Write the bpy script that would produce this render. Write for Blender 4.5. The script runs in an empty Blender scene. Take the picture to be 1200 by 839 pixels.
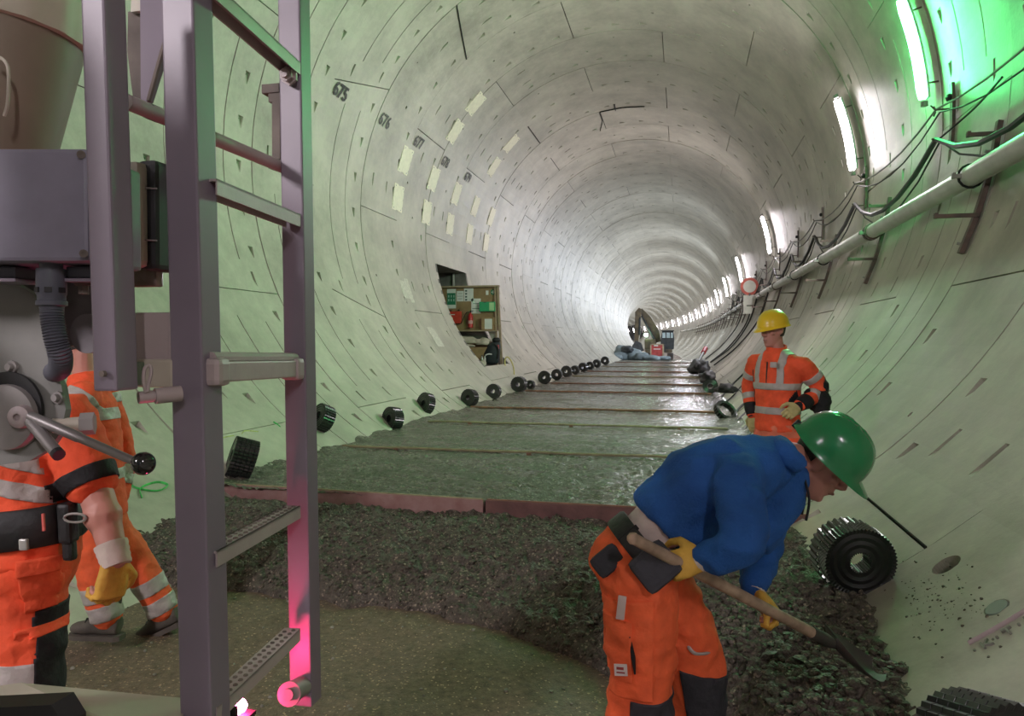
import bpy, bmesh, math, random
from math import sin, cos, pi, radians, degrees, sqrt, atan2, hypot
from mathutils import Vector, Matrix, noise

# ------------------------------------------------------------------ camera, world, exposure
SC = bpy.context.scene
COL = SC.collection
F_PX, YAW, PITCH = 867.0, 0.2258, -0.0218
CX, CZ = 1.666, 1.348            # camera: 1.67 m right of the tunnel axis, 1.35 m above the slab
AZ, RT = 4.097, 4.85             # tunnel axis height above the slab, inner radius
Y0, RW = 14.33, 2.0              # a ring joint, ring width
BASE = -0.38                     # bare invert below the slab surface
cam = bpy.data.objects.new('camera', bpy.data.cameras.new('camera'))
COL.objects.link(cam)
cam.location = (CX, 0, CZ)
cam.rotation_euler = (pi / 2 + PITCH, 0, YAW)
cam.data.sensor_width = 36.0
cam.data.lens = F_PX / 1200 * 36
cam.data.clip_start = 0.02
cam.data.clip_end = 1000
SC.camera = cam
W = bpy.data.worlds.new('world'); SC.world = W; W.use_nodes = True
W.node_tree.nodes['Background'].inputs[0].default_value = (0.8, 0.85, 0.9, 1)
W.node_tree.nodes['Background'].inputs[1].default_value = 0.05
SC.view_settings.view_transform = 'Standard'
SC.view_settings.look = 'None'
SC.view_settings.gamma = 1
SC.view_settings.use_curve_mapping = False
SC.view_settings.exposure = 1.75
# the tunnel's row of wall lamps, the greenish one nearest, and lamps added behind the camera to light the foreground
LAMP_Y = [-16.0, -4.5, 14.4, 27.2, 39.8, 52.2, 64.7, 77.2, 89.7, 102.2, 114.7, 127.2, 139.7, 152.2, 164.7, 177.2, 189.7, 202.2, 214.7, 227.2, 239.7, 252.2, 264.7]  # first two are unseen, added behind the camera to light the foreground
GREEN_Y = [10.4]
LAMP_W, LAMP_G = 16.0, 46.0        # what the diffuser shows
WATT_W, WATT_G, WATT_REAR, WATT_FLOOD = 130.0, 60.0, 75.0, 44.0   # what the reflector throws into the tunnel
COL_FAR = (0.80, 0.88, 1.0)      # cooler lamps further in
COL_W, COL_G = (1.0, 0.90, 0.95), (0.10, 1.0, 0.27)

# ------------------------------------------------------------------ helpers
def ray(u, v):
    x, z, y = (u - 600) / F_PX, -(v - 419.5) / F_PX, 1.0
    c, s = cos(PITCH), sin(PITCH); y, z = c * y - s * z, s * y + c * z
    c, s = cos(YAW), sin(YAW); x, y = c * x - s * y, s * x + c * y
    return Vector((x, y, z))
def at(u, v, d):
    """where a thing seen at that place of the photograph stands, d metres ahead"""
    return Vector((CX, 0, CZ)) + ray(u, v) * d
def axis_x(y):
    return 0.0 if y < 60 else -(y - 60) ** 2 / 1800.0
def wall(deg, y, r=RT):
    a = radians(deg)
    return Vector((axis_x(y) + r * cos(a), y, AZ + r * sin(a)))
V = Vector

def new_mat(name):
    m = bpy.data.materials.new(name); m.use_nodes = True
    return m, m.node_tree.nodes, m.node_tree.links, m.node_tree.nodes['Principled BSDF']
def mat(name, col, rough=0.6, metal=0.0, var=0.12, scale=6.0, bump=0.0, bscale=40.0, col2=None, spec=0.5, emit=None, estr=0.0, rvar=0.0, coord='Object', coat=0.0):
    """plain procedural surface: colour broken up by noise, optional fine relief"""
    m, N, L, b = new_mat(name)
    b.inputs['Roughness'].default_value = rough
    b.inputs['Metallic'].default_value = metal
    b.inputs['Specular IOR Level'].default_value = spec
    b.inputs['Coat Weight'].default_value = coat
    tc = N.new('ShaderNodeTexCoord')
    n = N.new('ShaderNodeTexNoise'); n.inputs['Scale'].default_value = scale; n.inputs['Detail'].default_value = 6
    L.new(tc.outputs[coord], n.inputs['Vector'])
    r = N.new('ShaderNodeValToRGB')
    c2 = col2 or tuple(c * (1 - var * 2) for c in col)
    c1 = col if col2 else tuple(min(1, c * (1 + var)) for c in col)
    r.color_ramp.elements[0].position = 0.3; r.color_ramp.elements[1].position = 0.7
    r.color_ramp.elements[0].color = (*c2, 1); r.color_ramp.elements[1].color = (*c1, 1)
    L.new(n.outputs['Fac'], r.inputs['Fac']); L.new(r.outputs['Color'], b.inputs['Base Color'])
    if rvar:
        q = N.new('ShaderNodeMapRange'); q.inputs['To Min'].default_value = max(0.02, rough - rvar); q.inputs['To Max'].default_value = min(1, rough + rvar)
        L.new(n.outputs['Fac'], q.inputs['Value']); L.new(q.outputs['Result'], b.inputs['Roughness'])
    if bump:
        n2 = N.new('ShaderNodeTexNoise'); n2.inputs['Scale'].default_value = bscale; n2.inputs['Detail'].default_value = 5
        L.new(tc.outputs[coord], n2.inputs['Vector'])
        bp = N.new('ShaderNodeBump'); bp.inputs['Strength'].default_value = bump; bp.inputs['Distance'].default_value = 0.02
        L.new(n2.outputs['Fac'], bp.inputs['Height']); L.new(bp.outputs['Normal'], b.inputs['Normal'])
    if emit:
        b.inputs['Emission Color'].default_value = (*emit, 1); b.inputs['Emission Strength'].default_value = estr
    return m

def tag(o, label=None, cat=None, group=None, kind=None):
    if label: o['label'] = label
    if cat: o['category'] = cat
    if group: o['group'] = group
    if kind: o['kind'] = kind
    return o
ORD = 'first second third fourth fifth sixth seventh eighth ninth tenth eleventh twelfth thirteenth fourteenth fifteenth sixteenth seventeenth eighteenth nineteenth twentieth'.split()
ORD += ['twenty-' + q for q in ORD[:9]]
def stuff(o):
    o['kind'] = 'stuff'; return o
def empty(name, loc=(0, 0, 0), label=None, cat=None, group=None, kind=None):
    o = bpy.data.objects.new(name, None); COL.objects.link(o); o.location = loc
    o.empty_display_size = 0.1
    return tag(o, label, cat, group, kind)
def link(name, me, parent=None, mats=(), smooth=False):
    for m in mats: me.materials.append(m)
    o = bpy.data.objects.new(name, me); COL.objects.link(o)
    if parent is not None:
        o.parent = parent
        o.matrix_parent_inverse = world_of(parent).inverted()
    if smooth:
        for p in me.polygons: p.use_smooth = True
    return o
def world_of(o):
    m = o.matrix_basis.copy()
    if o.parent is not None:
        m = world_of(o.parent) @ o.matrix_parent_inverse @ m
    return m
def copy_tree(o, parent=None):
    c = o.copy(); COL.objects.link(c)
    if parent is not None: c.parent = parent
    for ch in o.children: copy_tree(ch, c)
    return c

def frame(d, side=None):
    d = d.normalized()
    s = side if side is not None else V((0, 0, 1))
    if abs(d.dot(s.normalized())) > 0.97: s = V((1, 0, 0)) if abs(d.x) < 0.9 else V((0, 1, 0))
    x = (s - d * s.dot(d)).normalized()
    return x, d.cross(x)

class MB:
    """collects shapes, links them as one mesh object"""
    def __init__(s): s.v = []; s.f = []; s.mi = []; s.cur = 0
    def add(s, vs, fs):
        o = len(s.v); s.v += [tuple(p) for p in vs]
        for f in fs: s.f.append([i + o for i in f]); s.mi.append(s.cur)
        return s
    def box(s, c, size, rot=None, bev=0.0):
        c = V(c); hx, hy, hz = [q / 2 for q in size]
        if bev <= 0:
            P = [V((x, y, z)) for x in (-hx, hx) for y in (-hy, hy) for z in (-hz, hz)]
            F = [(0, 1, 3, 2), (4, 6, 7, 5), (0, 4, 5, 1), (2, 3, 7, 6), (0, 2, 6, 4), (1, 5, 7, 3)]
        else:
            bm = bmesh.new(); bmesh.ops.create_cube(bm, size=1)
            for q in bm.verts: q.co = V((q.co.x * 2 * hx, q.co.y * 2 * hy, q.co.z * 2 * hz))
            bmesh.ops.bevel(bm, geom=bm.edges[:], offset=bev, segments=2, affect='EDGES', profile=0.6)
            bm.verts.index_update()
            P = [q.co.copy() for q in bm.verts]; F = [[q.index for q in f.verts] for f in bm.faces]; bm.free()
        if rot is not None: P = [rot @ p for p in P]
        return s.add([c + p for p in P], F)
    def loft(s, rings, cap=True, closed=False):
        n = len(rings[0]); vs = [p for r in rings for p in r]; fs = []
        m = len(rings)
        for i in range(m if closed else m - 1):
            a, b = i * n, ((i + 1) % m) * n
            for j in range(n):
                k = (j + 1) % n
                fs.append((a + j, a + k, b + k, b + j))
        if cap and not closed: fs.append(list(range(n))[::-1]); fs.append([(m - 1) * n + j for j in range(n)])
        return s.add(vs, fs)
    def tube(s, pts, r, seg=8, side=None, flat=1.0, cap=True, closed=False):
        pts = [V(p) for p in pts]; n = len(pts)
        rs = r if isinstance(r, (list, tuple)) else [r] * n
        rings = []; x = None
        for i, p in enumerate(pts):
            a = pts[(i - 1) % n] if (i > 0 or closed) else p
            b = pts[(i + 1) % n] if (i < n - 1 or closed) else p
            d = (b - a)
            if d.length < 1e-9: d = V((0, 0, 1))
            x, y = frame(d, x if x is not None else side)
            rings.append([p + (x * cos(2 * pi * j / seg) + y * sin(2 * pi * j / seg) * flat) * rs[i] for j in range(seg)])
        return s.loft(rings, cap, closed)
    def cyl(s, p0, p1, r, seg=16, r1=None):
        return s.tube([p0, p1], [r, r if r1 is None else r1], seg)
    def lathe(s, o, ax, prof, seg=24, cap=True, closed=False):
        """prof: (distance along axis, radius)"""
        o = V(o); d = V(ax).normalized(); x, y = frame(d)
        return s.loft([[o + d * h + (x * cos(2 * pi * j / seg) + y * sin(2 * pi * j / seg)) * max(r, 1e-4) for j in range(seg)] for h, r in prof], cap, closed)
    def ball(s, c, r, seg=14, rot=None):
        r = r if isinstance(r, (tuple, list)) else (r, r, r); c = V(c); R = []
        for i in range(1, seg // 2):
            t = pi * i / (seg // 2)
            ring = [V((r[0] * sin(t) * cos(2 * pi * j / seg), r[1] * sin(t) * sin(2 * pi * j / seg), -r[2] * cos(t))) for j in range(seg)]
            R.append([c + (rot @ p if rot is not None else p) for p in ring])
        return s.loft(R)
    def prism(s, poly, d):
        """flat outline (list of points) pulled out by vector d"""
        n = len(poly); d = V(d); P = [V(p) for p in poly]
        fs = [list(range(n))[::-1], [n + i for i in range(n)]] + [(i, (i + 1) % n, n + (i + 1) % n, n + i) for i in range(n)]
        return s.add(P + [p + d for p in P], fs)
    def mesh(s, name):
        me = bpy.data.meshes.new(name); me.from_pydata(s.v, [], s.f)
        if any(s.mi): me.polygons.foreach_set('material_index', s.mi)
        me.update(); return me
    def build(s, name, m, parent=None, smooth=False, fix=True):
        me = s.mesh(name)
        if fix:
            bm = bmesh.new(); bm.from_mesh(me); bmesh.ops.recalc_face_normals(bm, faces=bm.faces[:]); bm.to_mesh(me); bm.free()
        ms = m if isinstance(m, (list, tuple)) else [m]
        o = link(name, me, parent, ms, False)
        if smooth: shade(o, smooth if not isinstance(smooth, bool) else 40)
        return o
def shade(o, deg=40):
    me = o.data
    for p in me.polygons: p.use_smooth = True
    bm = bmesh.new(); bm.from_mesh(me); a = radians(deg)
    for e in bm.edges:
        if len(e.link_faces) == 2: e.smooth = e.calc_face_angle(0) < a
    bm.to_mesh(me); bm.free()
def spline(pts, n=6):
    """smooth path through points"""
    P = [V(p) for p in pts]; out = []
    for i in range(len(P) - 1):
        p0, p1, p2, p3 = P[max(i - 1, 0)], P[i], P[i + 1], P[min(i + 2, len(P) - 1)]
        for k in range(n):
            t = k / n
            out.append(0.5 * ((2 * p1) + (p2 - p0) * t + (2 * p0 - 5 * p1 + 4 * p2 - p3) * t * t + (3 * p1 - p0 - 3 * p2 + p3) * t ** 3))
    out.append(P[-1]); return out
def text_mesh(body, size, depth=0.0):
    c = bpy.data.curves.new('t', 'FONT'); c.body = body; c.size = size; c.extrude = depth; c.resolution_u = 2
    c.offset = size * 0.022; c.align_x = 'CENTER'; c.align_y = 'CENTER'
    o = bpy.data.objects.new('t', c); COL.objects.link(o)
    dg = bpy.context.evaluated_depsgraph_get(); dg.update()
    me = bpy.data.meshes.new_from_object(o.evaluated_get(dg)); bpy.data.objects.remove(o); bpy.data.curves.remove(c)
    return me
def put_text(name, body, size, M, m, parent, depth=0.001):
    me = text_mesh(body, size, depth); me.materials.clear(); me.transform(M)
    return link(name, me, parent, [m])
def basis(o, x, y):
    x = V(x).normalized(); y = V(y); y = (y - x * y.dot(x)).normalized(); z = x.cross(y)
    return Matrix(((x.x, y.x, z.x, o[0]), (x.y, y.y, z.y, o[1]), (x.z, y.z, z.z, o[2]), (0, 0, 0, 1)))
# ------------------------------------------------------------------ materials
def concrete_mat(name, c1, c2, rough=0.42, streak=True):
    m, N, L, b = new_mat(name)
    g = N.new('ShaderNodeNewGeometry'); oi = N.new('ShaderNodeObjectInfo')
    n = N.new('ShaderNodeTexNoise'); n.inputs['Scale'].default_value = 0.9; n.inputs['Detail'].default_value = 8; n.inputs['Roughness'].default_value = 0.62
    L.new(g.outputs['Position'], n.inputs['Vector'])
    n2 = N.new('ShaderNodeTexNoise'); n2.inputs['Scale'].default_value = 7; n2.inputs['Detail'].default_value = 7; n2.inputs['Roughness'].default_value = 0.7
    L.new(g.outputs['Position'], n2.inputs['Vector'])
    ad = N.new('ShaderNodeMath'); ad.operation = 'MULTIPLY_ADD'; ad.inputs[1].default_value = 0.55
    L.new(n2.outputs['Fac'], ad.inputs[0]); L.new(n.outputs['Fac'], ad.inputs[2])
    rnd = N.new('ShaderNodeMath'); rnd.operation = 'MULTIPLY_ADD'; rnd.inputs[1].default_value = 0.10
    L.new(oi.outputs['Random'], rnd.inputs[0]); L.new(ad.outputs[0], rnd.inputs[2])
    r = N.new('ShaderNodeValToRGB'); r.color_ramp.elements[0].position = 0.58; r.color_ramp.elements[1].position = 1.05
    r.color_ramp.elements[0].color = (*c2, 1); r.color_ramp.elements[1].color = (*c1, 1)
    L.new(rnd.outputs[0], r.inputs['Fac']); L.new(r.outputs['Color'], b.inputs['Base Color'])
    q = N.new('ShaderNodeMapRange'); q.inputs['From Min'].default_value = 0.3; q.inputs['From Max'].default_value = 0.7
    q.inputs['To Min'].default_value = rough - 0.1; q.inputs['To Max'].default_value = rough + 0.16
    L.new(n2.outputs['Fac'], q.inputs['Value']); L.new(q.outputs['Result'], b.inputs['Roughness'])
    n3 = N.new('ShaderNodeTexNoise'); n3.inputs['Scale'].default_value = 30; n3.inputs['Detail'].default_value = 4
    L.new(g.outputs['Position'], n3.inputs['Vector'])
    bp = N.new('ShaderNodeBump'); bp.inputs['Strength'].default_value = 0.12; bp.inputs['Distance'].default_value = 0.01
    L.new(n3.outputs['Fac'], bp.inputs['Height']); L.new(bp.outputs['Normal'], b.inputs['Normal'])
    return m
M = {}
M['lining'] = concrete_mat('lining_concrete', (0.53, 0.50, 0.42), (0.31, 0.29, 0.24))
M['joint'] = mat('joint_dark', (0.035, 0.035, 0.035), 0.8)
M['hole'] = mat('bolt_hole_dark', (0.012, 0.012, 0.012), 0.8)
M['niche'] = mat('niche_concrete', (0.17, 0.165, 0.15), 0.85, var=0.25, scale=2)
M['ink'] = mat('stencil_paint', (0.07, 0.065, 0.07), 0.7, var=0.4, scale=40)
M['ink2'] = mat('faded_stencil_paint', (0.16, 0.15, 0.155), 0.7, var=0.4, scale=40)
M['plate'] = mat('cream_plate', (0.84, 0.81, 0.63), 0.55, var=0.05, scale=9)
M['plate_old'] = mat('faded_plate_ghost', (0.60, 0.58, 0.50), 0.7, var=0.12, scale=14)

def wet_mat(name, c1, c2, r_lo, r_hi, wet_scale, peb, bump=0.5, chip=0.8, wet_side=False):
    m, N, L, b = new_mat(name)
    g = N.new('ShaderNodeNewGeometry')
    n = N.new('ShaderNodeTexNoise'); n.inputs['Scale'].default_value = 26; n.inputs['Detail'].default_value = 8; n.inputs['Roughness'].default_value = 0.75
    L.new(g.outputs['Position'], n.inputs['Vector'])
    r = N.new('ShaderNodeValToRGB'); r.color_ramp.elements[0].position = 0.36; r.color_ramp.elements[1].position = 0.68
    r.color_ramp.elements[0].color = (*c2, 1); r.color_ramp.elements[1].color = (*c1, 1)
    L.new(n.outputs['Fac'], r.inputs['Fac'])
    vo = N.new('ShaderNodeTexVoronoi'); vo.inputs['Scale'].default_value = peb
    L.new(g.outputs['Position'], vo.inputs['Vector'])
    cr = N.new('ShaderNodeValToRGB'); cr.color_ramp.elements[0].position = chip; cr.color_ramp.elements[1].position = 0.97
    cr.color_ramp.elements[0].color = (0, 0, 0, 1); cr.color_ramp.elements[1].color = (1, 1, 1, 1)
    sp = N.new('ShaderNodeSeparateColor'); L.new(vo.outputs['Color'], sp.inputs['Color']); L.new(sp.outputs[0], cr.inputs['Fac'])
    mx = N.new('ShaderNodeMixRGB'); mx.inputs['Color2'].default_value = (c1[0] * 2.0, c1[1] * 1.95, c1[2] * 1.9, 1)
    L.new(cr.outputs['Color'], mx.inputs['Fac']); L.new(r.outputs['Color'], mx.inputs['Color1']); L.new(mx.outputs['Color'], b.inputs['Base Color'])
    mp = N.new('ShaderNodeMapping'); mp.inputs['Scale'].default_value = wet_scale
    L.new(g.outputs['Position'], mp.inputs['Vector'])
    n2 = N.new('ShaderNodeTexNoise'); n2.inputs['Scale'].default_value = 1; n2.inputs['Detail'].default_value = 6; n2.inputs['Roughness'].default_value = 0.65
    L.new(mp.outputs['Vector'], n2.inputs['Vector'])
    q = N.new('ShaderNodeMapRange'); q.inputs['From Min'].default_value = 0.42; q.inputs['From Max'].default_value = 0.58
    q.inputs['To Min'].default_value = r_lo; q.inputs['To Max'].default_value = r_hi
    if wet_side:       # water lies along the right edge of the slab, from about ten metres on
        sx = N.new('ShaderNodeSeparateXYZ'); L.new(g.outputs['Position'], sx.inputs[0])
        gx = N.new('ShaderNodeMapRange'); gx.inputs['From Min'].default_value = -1.2; gx.inputs['From Max'].default_value = 2.0; L.new(sx.outputs['X'], gx.inputs['Value'])
        gy = N.new('ShaderNodeMapRange'); gy.inputs['From Min'].default_value = 8.5; gy.inputs['From Max'].default_value = 14; L.new(sx.outputs['Y'], gy.inputs['Value'])
        mu = N.new('ShaderNodeMath'); mu.operation = 'MULTIPLY'; L.new(gx.outputs[0], mu.inputs[0]); L.new(gy.outputs[0], mu.inputs[1])
        ma = N.new('ShaderNodeMath'); ma.operation = 'MULTIPLY_ADD'; ma.inputs[1].default_value = -0.20; L.new(mu.outputs[0], ma.inputs[0]); L.new(n2.outputs['Fac'], ma.inputs[2])
        L.new(ma.outputs[0], q.inputs['Value'])
    else: L.new(n2.outputs['Fac'], q.inputs['Value'])
    L.new(q.outputs['Result'], b.inputs['Roughness'])
    ad = N.new('ShaderNodeMath'); ad.operation = 'ADD'
    L.new(n.outputs['Fac'], ad.inputs[0]); L.new(vo.outputs['Distance'], ad.inputs[1])
    bp = N.new('ShaderNodeBump'); bp.inputs['Strength'].default_value = bump; bp.inputs['Distance'].default_value = 0.03
    L.new(ad.outputs[0], bp.inputs['Height']); L.new(bp.outputs['Normal'], b.inputs['Normal'])
    return m
M['slab'] = wet_mat('wet_slab', (0.165, 0.155, 0.125), (0.075, 0.071, 0.058), 0.10, 0.60, (1.3, 2.2, 1), 60, 0.40, 0.88, True)
M['heap'] = wet_mat('fresh_heap', (0.150, 0.124, 0.098), (0.046, 0.039, 0.032), 0.45, 0.8, (4, 4, 4), 90, 0.38, 0.90)
M['invert'] = wet_mat('dirty_invert', (0.25, 0.178, 0.125), (0.10, 0.073, 0.052), 0.50, 0.85, (1.5, 1.5, 1), 110, 0.30, 0.972)
M['pebble'] = mat('pebble', (0.30, 0.28, 0.24), 0.7, var=0.3, scale=30)
M['rust_board'] = mat('red_primed_board', (0.36, 0.22, 0.205), 0.7, col2=(0.24, 0.11, 0.10), scale=7, bump=0.2)
M['rust_board2'] = mat('dark_red_board', (0.19, 0.085, 0.075), 0.65, col2=(0.10, 0.045, 0.042), scale=7, bump=0.2)
M['batten'] = mat('screed_batten', (0.36, 0.30, 0.18), 0.5, col2=(0.20, 0.15, 0.09), scale=9)
M['batten_red'] = mat('rusty_batten', (0.30, 0.13, 0.07), 0.5, col2=(0.14, 0.06, 0.04), scale=9)
M['blackpl'] = mat('black_plastic', (0.013, 0.014, 0.014), 0.28, var=0.2, spec=0.6)
M['blackmat'] = mat('black_rubber', (0.012, 0.012, 0.013), 0.6)
M['steel'] = mat('painted_steel', (0.32, 0.31, 0.29), 0.45, var=0.15, scale=12)
M['bracket'] = mat('rusty_bracket', (0.10, 0.085, 0.08), 0.55, col2=(0.20, 0.13, 0.11), scale=10)
M['galv'] = mat('galvanised', (0.50, 0.50, 0.48), 0.35, metal=0.6, scale=16)
M['pipe'] = mat('grey_pipe', (0.58, 0.57, 0.54), 0.38, var=0.1, scale=3)
M['cable'] = mat('black_cable', (0.02, 0.02, 0.02), 0.5)
M['cable_g'] = mat('grey_cable', (0.20, 0.20, 0.19), 0.5)
M['lampbody'] = mat('lamp_housing', (0.55, 0.55, 0.55), 0.4)
def lamp_mat(name, col, s):
    return mat(name, (0.9, 0.9, 0.9), 0.3, emit=col, estr=s)
M['lamp_w'] = lamp_mat('lamp_diffuser_white', COL_W, LAMP_W)
M['lamp_g'] = lamp_mat('lamp_diffuser_green', COL_G, LAMP_G)
M['spray'] = mat('green_spray', (0.10, 0.62, 0.16), 0.7, var=0.2, scale=20)
M['chalk'] = mat('yellow_chalk', (0.62, 0.62, 0.22), 0.8, var=0.2, scale=20)

# ------------------------------------------------------------------ tunnel lining
NSEG = 7
SEG = 2 * pi / NSEG
GAP = 0.008
def seg_mesh(name, pockets=(), rounds=(), slots=(), big=(), skew0=0.0, skew1=0.0, mirror=False, coarse=False, hole=None, extra_a=(), extra_t=()):
    """One lining segment about the tunnel axis (local angle 0..SEG, local y 0..RW).
    pockets: (arc m, y m, length, width) wedge recesses, deep end first; rounds: (arc, y, radius, depth);
    slots: (arc0, arc1, y) thin grooves; hole: (a0, a1, y0, y1) opening left free (angles)."""
    Ltot = SEG * RT
    aL, tL = set(), set()
    aL.update([GAP, Ltot - GAP]); tL.update([GAP, RW - GAP])
    n = 8 if coarse else 14
    cells = []
    for (s, t, ln, w) in pockets: cells.append(('p', s, s + ln, t - w / 2, t + w / 2, 0.055))
    for (s, t, r, d) in rounds: cells.append(('r', s - r * 1.15, s + r * 1.15, t - r * 1.15, t + r * 1.15, d))
    for (s, t, r, d) in big: cells.append(('c', s - r * 1.15, s + r * 1.15, t - r * 1.15, t + r * 1.15, d))
    for (s0, s1, t) in slots: cells.append(('s', s0, s1, t, t + 0.022, 0.03))
    if mirror: cells = [(k, Ltot - b, Ltot - a, c, d, e) for (k, a, b, c, d, e) in cells]
    for (k, a, b, c, d, e) in cells: aL.update([a, b]); tL.update([c, d])
    if hole: aL.update([hole[0] * RT, hole[1] * RT]); tL.update([hole[2], hole[3]])
    for i in range(1, n):
        s = Ltot * i / n
        if not any(abs(s - q) < 0.05 for q in aL) and not any(k in 'prc' and a < s < b for (k, a, b, c, d, e) in cells): aL.add(s)
    A = sorted(aL); T = sorted(tL)
    A = [a for i, a in enumerate(A) if i == 0 or a - A[i - 1] > 1e-4]; T = [t for i, t in enumerate(T) if i == 0 or t - T[i - 1] > 1e-4]
    def pt(s, t, dep=0.0):
        f = s / Ltot; k = (t / RW) * 2 - 1
        ang = s / RT + k * ((1 - f) * skew0 + f * skew1)
        return ((RT + dep) * cos(ang), t, (RT + dep) * sin(ang))
    vs, fs, mi = [], [], []
    idx = {}
    def vid(i, j):
        if (i, j) not in idx: idx[(i, j)] = len(vs); vs.append(pt(A[i], T[j]))
        return idx[(i, j)]
    def nv(s, t, d=0.0): vs.append(pt(s, t, d)); return len(vs) - 1
    def face(*q, m=0): fs.append(q); mi.append(m)
    def cell_at(a0, a1, t0, t1):
        am, tm = (a0 + a1) / 2, (t0 + t1) / 2
        for c in cells:
            if c[1] < am < c[2] and c[3] < tm < c[4]: return c
    done = set()
    for i in range(len(A) - 1):
        for j in range(len(T) - 1):
            a0, a1, t0, t1 = A[i], A[i + 1], T[j], T[j + 1]
            if hole and hole[0] * RT < (a0 + a1) / 2 < hole[1] * RT and hole[2] < (t0 + t1) / 2 < hole[3]: continue
            c = cell_at(a0, a1, t0, t1)
            q = [vid(i, j), vid(i, j + 1), vid(i + 1, j + 1), vid(i + 1, j)]
            if c is None: face(*q); continue
            k, d = c[0], c[5]
            if k == 's':
                b = [nv(a0, t0, d), nv(a0, t1, d), nv(a1, t1, d), nv(a1, t0, d)]
                face(*b, m=1); face(q[0], b[0], b[3], q[3]); face(q[1], q[2], b[2], b[1])
                if abs(a0 - c[1]) < 1e-4: face(q[0], q[1], b[1], b[0])
                if abs(a1 - c[2]) < 1e-4: face(q[3], b[3], b[2], q[2])
                continue
            if c in done: continue
            done.add(c)
            ia, ib = A.index(min(A, key=lambda x: abs(x - c[1]))), A.index(min(A, key=lambda x: abs(x - c[2])))
            ja, jb = T.index(min(T, key=lambda x: abs(x - c[3]))), T.index(min(T, key=lambda x: abs(x - c[4])))
            # outer boundary loop of the whole cell
            loop = [vid(ia, y) for y in range(ja, jb)] + [vid(x, jb) for x in range(ia, ib)] + [vid(ib, y) for y in range(jb, ja, -1)] + [vid(x, ja) for x in range(ib, ia, -1)]
            s0, s1, u0, u1 = c[1], c[2], c[3], c[4]
            def L2(p, q2): 
                if mirror: p = 1 - p
                return s0 + (s1 - s0) * p, u0 + (u1 - u0) * q2
            if k == 'p':
                slot = (u1 - u0) < 0.1; e0, e1 = (0.08, 0.92) if slot else (0.30, 0.70)
                inner = [nv(*L2(0.04, 0.06)), nv(*L2(0.04, 0.94)), nv(*L2(0.97, e1)), nv(*L2(0.97, e0))]
                dT0, dT1 = nv(*L2(0.09, 0.12), d), nv(*L2(0.09, 0.88), d)
                face(inner[0], inner[1], dT1, dT0); face(dT0, dT1, inner[2], inner[3]); face(inner[1], inner[2], dT1); face(inner[0], dT0, inner[3])
                if slot: hx = None
                else: hx = [nv(*L2(0.24 + 0.10 * cos(g * pi / 3), 0.5 + 0.16 * sin(g * pi / 3)), d * 0.80 - 0.004) for g in range(6)]
                if hx: face(*hx, m=1)
            else:
                g = 8 if k == 'r' else 24
                am, tm = (s0 + s1) / 2, (u0 + u1) / 2; rr = (s1 - s0) / 2.3
                inner = [nv(am + rr * cos(2 * pi * h / g), tm + rr * sin(2 * pi * h / g)) for h in range(g)]
                bot = [nv(am + rr * 0.92 * cos(2 * pi * h / g), tm + rr * 0.92 * sin(2 * pi * h / g), d) for h in range(g)]
                for h in range(g): face(inner[h], inner[(h + 1) % g], bot[(h + 1) % g], bot[h])
                face(*bot, m=0 if k == 'c' else 1)
            # fill ring between loop and inner polygon
            cen = (sum(pt_s[0] for pt_s in [(s0, 0), (s1, 0)]) / 2, (u0 + u1) / 2)
            def par(vi):
                x, t, z = vs[vi]; s = atan2(z, x) * RT
                return s, t
            allv = [(v,) + par(v) for v in loop], [(v,) + par(v) for v in inner]
            def ang(e): return atan2((e[2] - cen[1]) / (u1 - u0), (e[1] - cen[0]) / (s1 - s0))
            lo = sorted(allv[0], key=ang); il = sorted(allv[1], key=ang)
            a_, b_ = 0, 0; nl, ni = len(lo), len(il)
            # start: pick inner closest in angle
            la = [ang(e) for e in lo]; iaa = [ang(e) for e in il]
            while a_ < nl or b_ < ni:
                na = la[(a_ + 1) % nl] + (2 * pi if a_ + 1 >= nl else 0) if a_ < nl else 1e9
                nb = iaa[(b_ + 1) % ni] + (2 * pi if b_ + 1 >= ni else 0) if b_ < ni else 1e9
                if a_ < nl and (na <= nb or b_ >= ni):
                    face(lo[a_ % nl][0], lo[(a_ + 1) % nl][0], il[b_ % ni][0]); a_ += 1
                else:
                    face(lo[a_ % nl][0], il[(b_ + 1) % ni][0], il[b_ % ni][0]); b_ += 1
    # skirts into the joints
    na, nt = len(A), len(T)
    for i in range(na - 1):
        for j in (0, nt - 1):
            if hole and hole[0] * RT < (A[i] + A[i + 1]) / 2 < hole[1] * RT and hole[2] - 0.02 <= T[j] <= hole[3] + 0.02: continue
            d0, d1 = nv(A[i], T[j], 0.06), nv(A[i + 1], T[j], 0.06)
            face(vid(i, j), vid(i + 1, j), d1, d0)
    for j in range(nt - 1):
        for i in (0, na - 1):
            d0, d1 = nv(A[i], T[j], 0.06), nv(A[i], T[j + 1], 0.06)
            if hole and hole[2] < (T[j] + T[j + 1]) / 2 < hole[3] and hole[0] * RT - .02 <= A[i] <= hole[1] * RT + .02: continue
            face(vid(i, j), vid(i, j + 1), d1, d0)
    me = bpy.data.meshes.new(name); me.from_pydata(vs, [], fs); me.polygons.foreach_set('material_index', mi)
    me.materials.append(M['lining']); me.materials.append(M['hole'])
    # make every face look towards the axis
    bm = bmesh.new(); bm.from_mesh(me); bm.normal_update()
    for f in bm.faces:
        c = f.calc_center_median(); 
        if f.normal.dot(V((c.x, 0, c.z)).normalized()) > 0.3: f.normal_flip()
    bm.to_mesh(me); bm.free(); me.update()
    return me
LT = SEG * RT
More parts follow.
